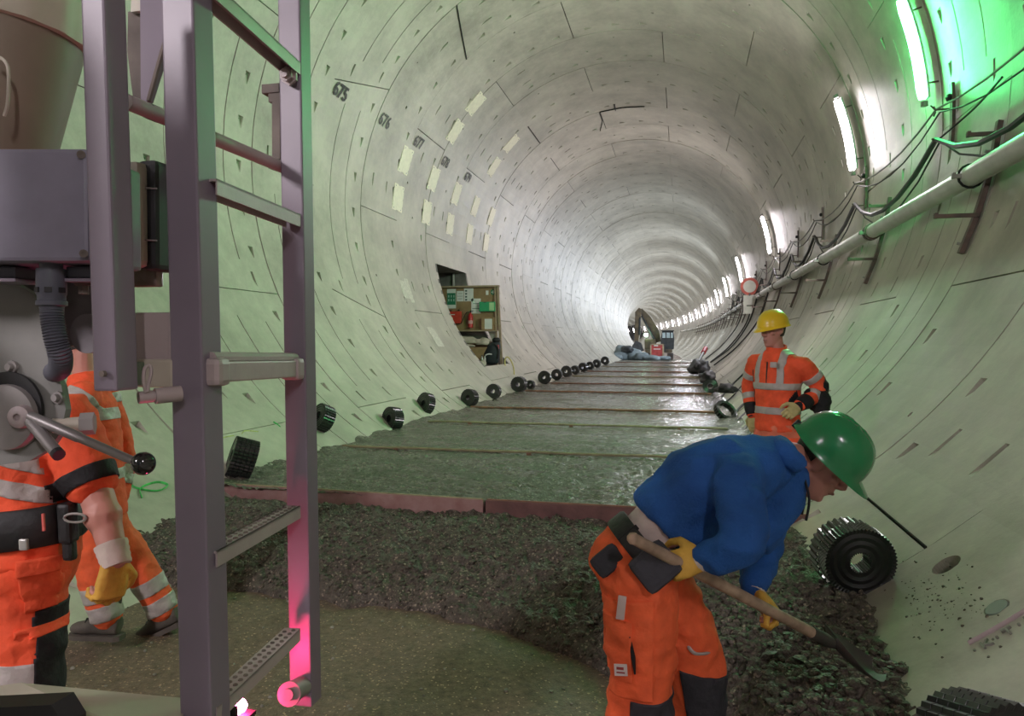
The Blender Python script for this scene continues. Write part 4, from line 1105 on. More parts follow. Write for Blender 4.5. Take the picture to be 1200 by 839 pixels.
# red panel in a tan frame, grey sacks
o = empty('site_sign', (-.13, 55.6, 0), 'red site sign in a tan frame standing in front of the excavator', 'sign')
mb = MB(); mb.box((-.13, 55.6, .70), (.80, .06, .86)); mb.build('panel', mat('panel_red', (.42, .06, .055), .6, var=.15), o)
mb = MB()
for x in (-.58, .32): mb.box((x, 55.58, .66), (.10, .1, 1.05))
mb.box((-.13, 55.58, 1.16), (1.0, .1, .08)); mb.build('frame', timber, o)
mb = MB(); mb.box((-.13, 55.56, .82), (.5, .01, .05)); mb.box((-.2, 55.56, 1.07), (.3, .01, .08)); mb.build('lettering', paper, o)
tarp = mat('grey_blue_tarp', (.20, .25, .27), .6, var=.25, scale=1.6)
for i, (x, y, s, lab) in enumerate(((-2.75, 55.8, (.66, .7, .72), 'largest grey blue sack at the slab end, second from the left'), (-3.05, 55.0, (.45, .6, .38), 'grey blue sack at slab end, leftmost beside the coils'), (-1.9, 55.9, (.7, .7, .56), 'grey blue sack under the excavator bucket'), (-1.25, 55.2, (.6, .6, .38), 'grey blue sack left of the red panel'), (-.5, 54.9, (.7, .5, .25), 'low grey blue sack in front of the red panel'), (.35, 55.1, (.5, .5, .22), 'small grey blue sack right of the red panel'))):
    rag((x + 0.05, y, s[2] * .55), s, lab, tarp, 40 + i, 'grey_sack', 'sack', .22)
o = rag((-2.3, 55.4, .75), (.45, .4, .35), 'dark lump on top of the grey blue sacks', exd, 51, 'dark_sack', 'sack')
# ------------------------------------------------------------------ people
def fabric(name, col, rough=0.75, var=0.10, scale=14, bump=0.25, spec=0.3, bscale=55, col2=None):
    return mat(name, col, rough, var=var, scale=scale, bump=bump, bscale=bscale, spec=spec, col2=col2)
M['hivis'] = fabric('hivis_orange', (0.95, 0.115, 0.045))
M['hivis2'] = fabric('hivis_orange_worn', (0.92, 0.145, 0.05))
M['reflect'] = fabric('reflective_tape', (0.46, 0.42, 0.40), 0.42, spec=0.6)
M['blackcloth'] = fabric('black_cloth', (0.016, 0.016, 0.018), 0.7)
M['greycloth'] = fabric('charcoal_cloth', (0.045, 0.045, 0.055), 0.75)
M['hoodie'] = fabric('blue_fleece', (0.022, 0.105, 0.36), 0.85, var=0.18, scale=5, bump=0.35, bscale=120)
M['skin'] = mat('skin', (0.52, 0.24, 0.19), 0.5, var=0.08, scale=7, bump=0.08, bscale=60)
M['glove_y'] = fabric('yellow_glove', (0.62, 0.36, 0.06), 0.6, var=0.15)
M['glove_w'] = fabric('knit_cuff', (0.58, 0.50, 0.44), 0.85)
M['hair'] = mat('dark_hair', (0.022, 0.015, 0.012), 0.6, bump=0.5, bscale=90)
M['boot'] = mat('muddy_boot', (0.06, 0.052, 0.045), 0.75, col2=(0.13, 0.115, 0.095), scale=9, bump=0.3)
M['sole'] = mat('boot_sole', (0.11, 0.095, 0.08), 0.85)
M['belt'] = mat('tool_belt', (0.013, 0.013, 0.014), 0.55, bump=0.2)
M['hat_g'] = mat('helmet_green', (0.008, 0.20, 0.065), 0.22, var=0.05, coat=0.4)
M['hat_y'] = mat('helmet_yellow', (0.83, 0.56, 0.02), 0.28, var=0.04, coat=0.3)
M['hat_w'] = mat('helmet_white', (0.75, 0.75, 0.72), 0.3, var=0.04)
M['shirt_pale'] = fabric('pale_shirt', (0.55, 0.45, 0.42), 0.8)
M['eye_w'] = mat('eye_white', (0.7, 0.68, 0.65), 0.2, var=0.02)
M['eye_d'] = mat('eye_iris', (0.03, 0.02, 0.015), 0.15)
M['lip'] = mat('lip', (0.36, 0.13, 0.11), 0.45)
M['wood'] = mat('shovel_wood', (0.38, 0.27, 0.19), 0.6, var=0.2, scale=20)
M['blade'] = mat('muddy_shovel_steel', (0.04, 0.036, 0.032), 0.6, metal=0.2, col2=(0.075, 0.066, 0.058), scale=12)

def fuse(mb, name, voxel, m, parent, smooth=5, wr=0.0, wscale=9.0, seed=0, wfun=None):
    """melt overlapping lofts into one continuous surface"""
    me = mb.mesh('tmp'); o = bpy.data.objects.new('tmp', me); COL.objects.link(o)
    md = o.modifiers.new('r', 'REMESH'); md.mode = 'VOXEL'; md.voxel_size = voxel
    sm = o.modifiers.new('s', 'SMOOTH'); sm.factor = 0.5; sm.iterations = smooth
    dg = bpy.context.evaluated_depsgraph_get(); dg.update()
    me2 = bpy.data.meshes.new_from_object(o.evaluated_get(dg)); bpy.data.objects.remove(o); bpy.data.meshes.remove(me)
    me2.name = name
    if wr:
        vs = [v.co.copy() for v in me2.vertices]; ns = [v.normal.copy() for v in me2.vertices]
        for v, c, n in zip(me2.vertices, vs, ns):
            q = V((c.x * wscale, c.y * wscale, c.z * wscale * 1.5)) + V((seed * 7.1, 0, 0))
            w = 1 - abs(noise.noise(q)) * 2.2
            w2 = noise.noise(q * 2.3)
            v.co = c + n * (wr * (w * 0.7 + 0.5 * w2) * (wfun(c) if wfun else 1.0))
        me2.update()
    me2.materials.clear()
    return link(name, me2, parent, [m], True)

def patch(garment, name, m, planes=(), keep=None, off=0.004, skirt=True):
    """piece sewn on a garment: its surface cut by planes (point, normal pointing away from the piece), lifted"""
    bm = bmesh.new(); bm.from_mesh(garment.data)
    if keep:
        bm.normal_update()
        bmesh.ops.delete(bm, geom=[f for f in bm.faces if not keep(f.calc_center_median(), f.normal)], context='FACES')
    for p, n in planes:
        if not bm.faces: break
        bmesh.ops.bisect_plane(bm, geom=bm.verts[:] + bm.edges[:] + bm.faces[:], plane_co=V(p), plane_no=V(n), clear_outer=True)
    bm.normal_update()
    ns = {v: v.normal.copy() for v in bm.verts}
    for v in bm.verts: v.co += ns[v] * off
    if skirt:
        be = [e for e in bm.edges if len(e.link_faces) == 1]
        r = bmesh.ops.extrude_edge_only(bm, edges=be)
        for v in [g for g in r['geom'] if isinstance(g, bmesh.types.BMVert)]:
            nn = None
            for e in v.link_edges:
                w = e.other_vert(v)
                if w in ns: nn = ns[w]; break
            if nn is not None: v.co -= nn * (off + 0.003)
    if not bm.faces: bm.free(); return None
    me = bpy.data.meshes.new(name); bm.to_mesh(me); bm.free(); me.materials.clear()
    return link(name, me, garment, [m], True)
def seg_dist(p, a, b):
    d = b - a; t = max(0, min(1, (p - a).dot(d) / d.length_squared)); return (p - a - d * t).length
def band(garment, p, axis, w, a=None, b=None, rad=None, m=None, name='reflective_band', off=0.004, keep=None):
    axis = V(axis).normalized(); p = V(p)
    def kp(c, n):
        if abs((c - p).dot(axis)) > w * 0.5 + 0.05: return False
        if rad is not None and seg_dist(c, V(a), V(b)) > rad: return False
        return keep(c, n) if keep else True
    return patch(garment, name, m or M['reflect'], [(p + axis * w / 2, axis), (p - axis * w / 2, -axis)], kp, off)

def ell(mb, pts, ws, ds, sides, seg=20, power=2.3):
    """loft of ellipse-like sections; sides: direction of the wide axis for each"""
    n = len(pts); R_ = []
    for i in range(n):
        a, b = pts[max(i - 1, 0)], pts[min(i + 1, n - 1)]; d = (b - a).normalized()
        s = sides[i]; s = (s - d * s.dot(d)).normalized(); f = d.cross(s)
        ring = []
        for j in range(seg):
            t = 2 * pi * j / seg; c_, s_ = cos(t), sin(t)
            k = (abs(c_) ** power + abs(s_) ** power) ** (-1 / power)
            ring.append(pts[i] + s * (ws[i] * c_ * k) + f * (ds[i] * s_ * k))
        R_.append(ring)
    return mb.loft(R_)
def limb(mb, pts, rs, n=5, seg=12):
    P = spline(pts, n); R_ = []
    m = len(pts) - 1
    for i in range(len(P)):
        t = i / n; k = min(int(t), m - 1); R_.append(rs[k] + (rs[k + 1] - rs[k]) * (t - k))
    mb.tube(P, R_, seg); mb.ball(P[0], R_[0] * .98, 10); mb.ball(P[-1], R_[-1] * .98, 10); return mb

def head_mat(c, fwd, up):
    f = V(fwd).normalized(); u = V(up); u = (u - f * u.dot(f)).normalized(); r = f.cross(u)
    return Matrix(((r.x, f.x, u.x, c.x), (r.y, f.y, u.y, c.y), (r.z, f.z, u.z, c.z), (0, 0, 0, 1)))
HEAD = [(-.128, .070, .028, .022), (-.118, .082, .000, .040), (-.095, .088, -.030, .052), (-.070, .089, -.055, .060), (-.045, .090, -.075, .066), (-.015, .087, -.090, .070), (.015, .081, -.098, .073), (.030, .083, -.100, .075), (.050, .090, -.102, .076), (.075, .086, -.099, .074), (.100, .066, -.082, .062), (.118, .035, -.050, .040), (.125, .005, -.02, .016)]
def head(mb, T):
    R_ = []
    for z, f, b, w in HEAD:
        c = (f + b) / 2; h = (f - b) / 2
        ring = []
        for j in range(20):
            t = 2 * pi * j / 20; k = (abs(cos(t)) ** 2.3 + abs(sin(t)) ** 2.3) ** (-1 / 2.3)
            ww = w * (1 - .12 * max(0, sin(t)))
            ring.append(T @ V((ww * cos(t) * k, c + h * sin(t) * k, z)))
        R_.append(ring)
    mb.loft(R_)
    def pt(x, y, z): return T @ V((x, y, z))
    mb.tube([pt(0, .080, .035), pt(0, .098, .005), pt(0, .110, -.024), pt(0, .100, -.034)], [.010, .012, .017, .012], 8)      # nose
    for s in (-1, 1):
        mb.ball(pt(s * .012, .096, -.028), .011, 8)                                                                           # nostrils
        mb.tube([pt(s * .012, .086, .047), pt(s * .035, .082, .050), pt(s * .055, .066, .043)], [.010, .011, .008], 8)         # brows
        mb.tube([pt(s * .045, .070, -.012), pt(s * .06, .045, -.015)], [.016, .014], 8)                                        # cheek
        Rm = T.to_3x3()
        mb.ball(pt(s * .078, -.010, .002), (.012, .022, .033), 10, Rm); mb.ball(pt(s * .085, -.016, .010), (.007, .018, .026), 10, Rm)   # ears
    mb.tube([pt(-.024, .083, -.060), pt(0, .095, -.057), pt(.024, .083, -.060)], [.006, .010, .006], 8)                          # lips
    mb.tube([pt(-.022, .080, -.073), pt(0, .092, -.072), pt(.022, .080, -.073)], [.006, .010, .006], 8)
    mb.ball(pt(0, .080, -.108), (.022, .016, .016), 10, T.to_3x3())
def face_parts(T, body, hairm, beard=False):
    for s in (-1, 1):
        mb = MB(); mb.ball(T @ V((s * .031, .073, .020)), .0125, 10); e = mb.build('eye', M['eye_w'], body, smooth=True)
        mb = MB(); mb.ball(T @ V((s * .031, .0825, .019)), .0055, 8); mb.build('iris', M['eye_d'], e, smooth=True)
        mb = MB(); mb.tube([T @ V((s * .014, .0955, .052)), T @ V((s * .034, .093, .056)), T @ V((s * .056, .076, .049))], [.004, .005, .003], 6); mb.build('eyebrow', hairm, body, smooth=True)
    mb = MB(); mb.tube([T @ V((-.022, .090, -.066)), T @ V((0, .1025, -.064)), T @ V((.022, .090, -.066))], [.003, .006, .003], 6); mb.build('lips', M['lip'], body, smooth=True)
def hair(T, body, m, low=-.055):
    mb = MB(); R_ = []
    for z, f, b, w in HEAD:
        if z < low: continue
        front = -.005 if z < .02 else (.045 if z < .06 else f)
        ring = []
        c, h = (f + b) / 2, (f - b) / 2
        for j in range(24):
            t = 2 * pi * j / 24; k = (abs(cos(t)) ** 2.3 + abs(sin(t)) ** 2.3) ** (-1 / 2.3)
            y = c + (h + .007) * sin(t) * k; x = (w + .007) * cos(t) * k
            if y > front: y = front; x *= .90
            ring.append(T @ V((x, y, z)))
        R_.append(ring)
    mb.loft(R_); return mb.build('hair', m, body, smooth=True)
def helmet(T, person, m, badge=None, strapm=None):
    """construction helmet: ribbed dome, short peak in front, band, chin strap"""
    Tm = T @ Matrix.Translation((0, -.006, .044)) @ Matrix.Rotation(radians(-4), 4, 'X')
    root = None
    mb = MB(); n, k = 40, 12; R_ = []
    def rim(t): return .112 + .004 * abs(cos(t)), .137 + .004 * sin(t)
    for i in range(k + 1):
        ph = (pi / 2) * (1 - i / k)
        ring = []
        for j in range(n):
            t = 2 * pi * j / n; rx, ry = rim(t)
            zz = .128 * sin(ph) ** .92
            cc = cos(ph) ** .80
            rib = 0.006 * sum(math.exp(-((rx * cos(t) * cc - q) / .008) ** 2) for q in (-.03, 0, .03)) * (sin(ph) ** 2)
            ring.append(Tm @ V((rx * cos(t) * cc, ry * sin(t) * cc, zz + rib)))
        R_.append(ring)
    R_ = R_[:-1]
    # rim flares out; the peak in front
    def rimring(o, dz, inn):
        ring = []
        for j in range(n):
            t = 2 * pi * j / n; rx, ry = rim(t); pk = max(0, sin(t)) ** 3
            ex = o + (.042 * pk if o > 0 else 0)
            ring.append(Tm @ V(((rx + o * .8 - inn) * cos(t), (ry + ex - inn) * sin(t), dz - (.012 * pk if o > 0 else 0))))
        return ring
    R_ += [rimring(0, .0, 0), rimring(.010, -.010, 0), rimring(.013, -.016, 0), rimring(.006, -.017, 0), rimring(0, -.004, .006)]
    for i in range(k - 1, 0, -1):
        ph = (pi / 2) * (1 - i / k)
        R_.append([Tm @ V(((.106) * cos(2 * pi * j / n) * cos(ph) ** .8, .131 * sin(2 * pi * j / n) * cos(ph) ** .8, .122 * sin(ph) ** .92)) for j in range(n)])
    mb.loft(R_); h = mb.build('helmet', m, person, smooth=60)
    mb = MB(); mb.loft([[Tm @ V((r * (.100 if True else 0) * cos(2 * pi * j / 24), r * .128 * sin(2 * pi * j / 24), z)) for j in range(24)] for r, z in ((1, -.012), (1, .012), (.95, .012), (.95, -.012))], closed=True); mb.build('headband', M['blackmat'], h, smooth=True)
    mb = MB(); mb.lathe(Tm @ V((0, -.128, -.012)), Tm.to_3x3() @ V((0, -1, 0)), [(0, .001), (0, .018), (.018, .016), (.018, .001)], 12); mb.build('dial', M['blackmat'], h)
    if badge:
        mb = MB(); c = Tm @ V((-.112, -.035, .055)); nrm = (Tm.to_3x3() @ V((-1, -.25, .45))).normalized()
        mb.lathe(c - nrm * .003, nrm, [(0, .001), (0, .016), (.004, .015), (.004, .001)], 14); mb.build('badge', badge, h)
    return h
def hand(mb, w, d, palm, thumb, curl=0.6, size=1.0, spread=0.05):
    """w wrist, d direction of the hand, palm normal, thumb side; five separate fingers that bend towards the palm"""
    d = V(d).normalized(); p = V(palm); p = (p - d * p.dot(d)).normalized(); s = V(thumb); s = (s - d * s.dot(d) - p * s.dot(p)).normalized()
    S = size
    ell(mb, [w - d * .02 * S, w + d * .02 * S, w + d * .06 * S, w + d * .098 * S], [.030 * S, .036 * S, .044 * S, .041 * S], [.022 * S, .020 * S, .019 * S, .014 * S], [s] * 4, 14)
    for i, (off, ln, r) in enumerate(((.033, .072, .0105), (.011, .080, .011), (-.011, .074, .0105), (-.032, .058, .009))):
        b = w + d * (.088 - .004 * abs(i - 1)) * S + s * off * S
        ax = (d + s * off * spread * 20).normalized(); q = b; pts = [b - d * .012 * S, b]; a = 0
        for j, fr in enumerate((.44, .32, .26)):
            a += curl * (.75 if j == 0 else 1.0) + (i * .06)
            q = q + (ax * cos(a) + p * sin(a)) * ln * fr * S; pts.append(q)
        mb.tube(pts, [r * S, r * S, r * .98 * S, r * .92 * S, r * .75 * S], 8); mb.ball(pts[-1], r * .78 * S, 8)
        for q_ in pts[1:-1]: mb.ball(q_, r * 1.04 * S, 8)
    b = w + d * .028 * S + s * .034 * S
    t1 = b + (s * .75 + d * .6 + p * .25).normalized() * .040 * S
    t2 = t1 + (d * .85 + s * .25 + p * (.2 + .5 * curl)).normalized() * .032 * S
    t3 = t2 + (d * .8 - s * .15 + p * (.3 + .7 * curl)).normalized() * .026 * S
    mb.tube([w + d * .012 * S + s * .012 * S, b, t1, t2, t3], [.017 * S, .017 * S, .014 * S, .012 * S, .009 * S], 8); mb.ball(t3, .0095 * S, 8); mb.ball(t1, .0142 * S, 8)
def boot(person, an, fwd, up=(0, 0, 1), m=None, L=.29):
    f = V(fwd).normalized(); u = V(up); u = (u - f * u.dot(f)).normalized(); s = f.cross(u)
    h = V(an).copy()
    def q(y, z, w, hgt): return h + f * y + u * z, w, hgt
    mb = MB()
    P = [(-.075, -.045, .036, .05), (-.04, -.04, .043, .058), (.02, -.035, .044, .062), (.08, -.052, .046, .045), (.14, -.062, .050, .036), (.185, -.066, .045, .030), (.212, -.070, .025, .020)]
    ell(mb, [h + f * y + u * z for y, z, w, hh in P], [w for y, z, w, hh in P], [hh for y, z, w, hh in P], [s] * 7, 14)
    mb.tube([h + u * -.04 - f * .015, h + u * .04 - f * .02, h + u * .13 - f * .025], [.05, .052, .058], 12)
    b = fuse(mb, 'boot', .011, m or M['boot'], person, 3)
    mb = MB(); R_ = []
    out = [(-.088, .030), (-.06, .043), (0, .043), (.06, .044), (.12, .052), (.17, .052), (.205, .038), (.222, .012)]
    ring = [(y, w) for y, w in out] + [(y, -w) for y, w in out[::-1]]
    mb.prism([h + f * y + s * w + u * -.122 for y, w in ring], u * .028); mb.build('sole', M['sole'], b)
    mb = MB()
    for i in range(4):
        y = .045 + i * .022; z = .006 - i * .014
        mb.tube([h + f * y + u * (z + .012) + s * .03, h + f * (y + .012) + u * (z + .022), h + f * y + u * (z + .012) - s * .03], .0045, 6)
    stuff(mb.build('laces', M['blackmat'], b))
    return b

def figure(label, J, T, jm, tm, hatm, group=None, headhair=True, sleeve='long', badge=None, vox=.011, gloves=True, wr=.010):
    """one worker: continuous body, clothes as children. J: joints, T: head frame"""
    P = empty('person', J['ground'], label, 'person', 'construction workers')
    sp, sc = J['side_p'].normalized(), J['side_c'].normalized()
    pel, ch, nk = J['pelvis'], J['chest'], J['neck']
    spine = [pel - (ch - pel).normalized() * .06, pel, pel + (ch - pel) * .35, pel + (ch - pel) * .72, ch, ch + (nk - ch) * .62, nk, nk + (J['head'] - nk) * .35]
    if 'bow' in J: 
        spine[2] += J['bow'] * .7; spine[3] += J['bow']
    sides = [sp, sp, sp.lerp(sc, .4), sp.lerp(sc, .8), sc, sc, sc, sc]
    # body
    mb = MB()
    ell(mb, spine, [.13, .155, .135, .155, .165, .11, .056, .055], [.09, .105, .095, .115, .105, .07, .058, .055], sides)
    limb(mb, [nk - (J['head'] - nk) * .3, nk, J['head'] + T.to_3x3() @ V((0, -.02, -.06))], [.062, .058, .056], 3)
    head(mb, T)
    for s in 'RL':
        limb(mb, [J['sh' + s], J['el' + s], J['wr' + s]], [.055, .046, .032]); 
        limb(mb, [J['hip' + s], J['kn' + s], J['an' + s]], [.082, .058, .040])
        if 'el' + s in J:
            e, w_ = J['el' + s], J['wr' + s]; mb.ball(e + (w_ - e) * .28, .053, 10)
        h = J['hand' + s]; hand(mb, w_, h['d'], h['palm'], h['thumb'], h.get('curl', .6), .97)
    body = fuse(mb, 'body', .0065, M['skin'], P, 4)
    face_parts(T, body, M['hair'])
    if headhair: hair(T, body, M['hair'])
    helmet(T, P, hatm, badge)
    # trousers
    mb = MB()
    up = (ch - pel).normalized()
    ell(mb, [pel - up * .14, pel - up * .07, pel, pel + up * J.get('tw', .09), pel + up * (J.get('tw', .09) + .02)], [.13, .172, .182, .172, .168], [.09, .125, .132, .125, .122], [sp] * 5)
    for s in 'RL':
        k = J.get('legw', 1.0)
        limb(mb, [J['hip' + s] + V((0, 0, .02)), J['kn' + s], J['an' + s] + (J['kn' + s] - J['an' + s]).normalized() * .02], [.112 * k, .092 * k, .088 * k], 7)
    tr = fuse(mb, 'trousers', vox, tm, P, 4, wr, 8.5, 3)
    # jacket / shirt
    mb = MB()
    hem = J.get('hem', .02)
    sj = [pel + up * hem, pel + up * (hem + .07)] + spine[2:7]
    ell(mb, sj, [.185, .185, .180, .190, .195, .142, .074], [.138, .138, .135, .145, .132, .095, .074], [sp, sp] + sides[2:7])
    for s in 'RL':
        sh, e, w_ = J['sh' + s], J['el' + s], J['wr' + s]
        mb.ball(sh + (ch - sh) * .15, .085, 12)
        if sleeve == 'long': limb(mb, [sh, e, e + (w_ - e) * .93], [.080, .066, .050], 7)
        else: limb(mb, [sh, sh + (e - sh) * .72], [.084, .076], 7)
    for c_, r_ in J.get('bulk', ()): mb.ball(c_, r_, 14)
    jk = fuse(mb, 'jacket' if sleeve == 'long' else 'shirt', vox, jm, P, J.get('smooth', 4), wr, 9.0, 11)
    return P, body, tr, jk
def gloves_for(P, J, sidekeys, ym, cuffm, curl_default=.6):
    for s in sidekeys:
        h = J['hand' + s]; w_ = J['wr' + s]
        mb = MB(); hand(mb, w_, h['d'], h['palm'], h['thumb'], h.get('curl', curl_default), 1.08)
        g = fuse(mb, 'glove', .0042, ym, P, 3)
        d = (w_ - J['el' + s]).normalized()
        mb = MB(); n = 8; mb.tube([w_ - d * (.045 - .065 * i / n) for i in range(n + 1)], [.043 - .006 * i / n + (.0015 if i % 2 else 0) for i in range(n + 1)], 16); mb.build('cuff', cuffm, g, smooth=True)

# --- bending worker in a blue hoodie with the shovel
J = dict(ground=V((1.52, 2.5, BASE)), pelvis=at(748, 650, 2.50), chest=at(862, 556, 2.50), neck=at(915, 536, 2.50), head=at(963, 540, 2.56),
         shR=at(862, 563, 2.31), shL=at(903, 572, 2.66), elR=at(870, 634, 2.19), wrR=at(826, 654, 2.25), elL=at(893, 645, 2.70), wrL=at(884, 690, 2.57),
         hipR=at(748, 680, 2.41), hipL=at(768, 682, 2.60), knR=at(752, 790, 2.40), knL=at(815, 790, 2.62), anR=at(738, 930, 2.46), anL=at(800, 930, 2.70),
         side_p=at(745, 660, 2.0) - at(755, 660, 3.0), side_c=at(868, 563, 2.2) - at(880, 563, 2.8), hem=.115, bow=V((-.02, 0, .035)), legw=1.12, tw=.03, smooth=12, bulk=((at(912, 560, 2.52), .095), (at(900, 582, 2.54), .12), (at(882, 606, 2.55), .125)))
shaft_d = (at(965, 748, 2.60) - at(797, 660, 2.26)).normalized()
J['handR'] = dict(d=(at(797, 661, 2.26) - J['wrR']), palm=V((0, .9, -.45)), thumb=V((.2, .2, 1)), curl=.95)
J['handL'] = dict(d=(at(908, 716, 2.535) - J['wrL']), palm=V((-.25, -.2, -.7)), thumb=V((-.5, -.8, .2)), curl=.9)
HT = head_mat(J['head'], at(1000, 569, 2.53) - at(966, 540, 2.56), at(992, 506, 2.515) - at(966, 540, 2.56))
P3, body, tr, jk = figure('worker in blue hoodie and green helmet bending over a shovel', J, HT, M['hoodie'], M['hivis2'], M['hat_g'], badge=mat('helmet_badge_dark', (.02, .06, .04), .6), wr=.012)
gloves_for(P3, J, 'RL', M['glove_y'], M['glove_w'])
up = (J['chest'] - J['pelvis']).normalized(); pel = J['pelvis']; sp = J['side_p'].normalized(); fw = up.cross(sp); fw = fw if fw.x > 0 else -fw
# hood, hem, bare back, belt and pouches
mb = MB(); nk = J['neck']; hb = (J['chest'] - nk).normalized()
pts = []
for i in range(13):
    t = -2.2 + 4.4 * i / 12
    pts.append(nk + J['side_c'].normalized() * .105 * sin(t) + V((0, 0, 1)) * (.034 * cos(t) + .002) + V((-.04 * cos(t) + .035, 0, -.01)))
mb.tube(pts, [.030 + .016 * max(0, cos(-2.2 + 4.4 * i / 12)) for i in range(13)], 12); fuse(mb, 'hood', .010, M['hoodie'], jk, 4, .008, 12)
mb = MB()
for s in (-1, 1): mb.tube(spline([nk + V((.07, s * .03, -.06)), nk + V((.085, s * .04, -.13)), nk + V((.075, s * .045, -.20))], 4), .0045, 6)
stuff(mb.build('drawstrings', M['blackmat'], jk))
patch(jk, 'hem_band', M['hoodie'], [(pel + up * .075, up)], lambda c, n: (c - pel).dot(up) < .14 and seg_dist(c, pel - up * .1, pel + up * .2) < .28, .005)
lb = MB(); ell(lb, [pel + up * q for q in (.03, .08, .12, .16)], [.158, .160, .162, .164], [.118, .122, .128, .132], [sp] * 4); lb.build('undershirt', M['shirt_pale'], P3, smooth=True)
bl = MB(); ell(bl, [pel + up * q for q in (-.015, -.005, .045, .055)], [.190, .196, .196, .190], [.140, .146, .146, .140], [sp] * 4, 28); b = bl.build('belt', M['belt'], P3, smooth=50)
mb = MB(); c = at(768, 664, 2.262); rot = Matrix((fw, sp, up)).transposed(); mb.box(c, (.12, .04, .13), rot, .02); mb.build('holster_pouch', M['greycloth'], b)
mb = MB(); c = at(712, 657, 2.36); mb.box(c, (.075, .04, .10), rot, .018); mb.build('holster_pouch', M['greycloth'], b)
mb = MB()
for q in (-.07, .02, .11): mb.box(pel + sp * .192 + fw * q * .9 + up * .02 - sp * abs(q) * .25, (.018, .012, .075), rot, .003)
stuff(mb.build('belt_loops', M['blackcloth'], b))
k, a_ = J['knL'], J['anL']; h_ = J['hipL']
patch(tr, 'knee_patch', M['greycloth'], [(k + V((0, 0, .045)), V((.25, 0, 1))), (k + V((-.045, 0, 0)), V((-1, 0, -.15)))], lambda c, n: seg_dist(c, k, a_) < .17 and c.z < k.z + .1, .005)
k, a_, h_ = J['knR'], J['anR'], J['hipR']
patch(tr, 'knee_patch', M['greycloth'], [(k + V((0, 0, -.05)), V((0, 0, 1))), (k + V((-.03, 0, 0)), V((-1, 0, 0)))], lambda c, n: seg_dist(c, k, a_) < .16 and c.y < k.y + .12, .005)
rx = V((1, 0, 0))
patch(tr, 'leg_panel', M['hivis2'], [(h_ + rx * .052, rx), (h_ - rx * .11, -rx), (h_ - V((0, 0, .03)), V((-.1, 0, 1))), (k + V((0, 0, -.04)), V((0, 0, -1)))], lambda c, n: n.y < -.35 and c.y < h_.y, .006)
pq = patch(tr, 'thigh_pocket', M['hivis2'], [(h_ + rx * -.01, rx), (h_ - rx * .095, -rx), (h_ - V((0, 0, .10)), V((.25, 0, 1))), (k + V((0, 0, .02)), V((0, 0, -1)))], lambda c, n: n.y < -.3 and c.y < h_.y, .014)
def on_leg(u, v, d): return at(u, v, d)
mb = MB(); c = at(728, 712, 2.285); mb.box(c, (.026, .006, .075), Matrix.Rotation(.0, 3, 'Y') @ Matrix.Rotation(radians(6), 3, 'Y'), .003); mb.build('folding_rule', mat('rule_pale', (.62, .50, .47), .6), tr)
mb = MB(); c = at(727.5, 785, 2.29); mb.box(c, (.040, .004, .036), Matrix.Rotation(radians(-4), 3, 'Y')); lb_ = mb.build('maker_label', mat('label_white', (.66, .62, .60), .7, var=.03), tr)
mb = MB(); mb.box(c + V((-.002, -.004, .006)), (.022, .002, .008)); mb.box(c + V((0, -.004, -.007)), (.026, .002, .004)); stuff(mb.build('print', mat('print_red', (.35, .05, .05), .7), lb_))
mb = MB(); mb.tube([at(738, 746, 2.285), at(742, 770, 2.285), at(744, 790, 2.285)], [.003, .007, .003], 6); mb.build('pocket_slit', M['blackcloth'], tr)
mb = MB(); kk = J['knL']; mb.tube(spline([at(806, 757, 2.49), at(815, 766, 2.482), at(832, 765, 2.505)], 4), [.003] + [.007] * 7 + [.003], 6, flat=.6); mb.build('reflective_flash', M['reflect'], tr)
for s in 'RL': boot(P3, J['an' + s] + V((0, 0, .0)), V((1, -.1 if s == 'R' else .15, 0)))

# the shovel he holds
sh = empty('shovel', at(985, 765, 2.64), 'long wooden handled shovel held by the bending worker', 'shovel')
A_, B_ = at(742, 631, 2.165), at(968, 750, 2.605)
mb = MB(); mb.tube([A_ + (B_ - A_) * i / 8 for i in range(9)], [.017, .018] + [.0185] * 5 + [.019, .019], 12); mb.ball(A_, .019, 10); mb.build('handle', M['wood'], sh, smooth=True)
d = (B_ - A_).normalized(); mb = MB(); mb.tube([B_ - d * .09, B_, B_ + d * .05], [.0225, .023, .016], 12); mb.build('socket', M['blade'], sh, smooth=True)
mb = MB(); lat = V((.22, .9, -.12)); lat = (lat - d * lat.dot(d)).normalized(); nb_ = d.cross(lat); nb_ = nb_ if nb_.z > 0 else -nb_
rows = []
for i in range(9):
    t = i / 8; w = .105 * (min(1, t * 6) ** .5) * (1 - max(0, t - .55) ** 2 * 3.2); cx = B_ + d * (.03 + .31 * t) - nb_ * .03 * sin(t * 2.4)
    rows.append([cx + lat * w * q / 4 + nb_ * (.028 * (q / 4) ** 2) for q in range(-4, 5)])
R_ = [r + [p - nb_ * .004 for p in r[::-1]] for r in rows]
mb.loft(R_); mb.build('blade', M['blade'], sh, smooth=50)

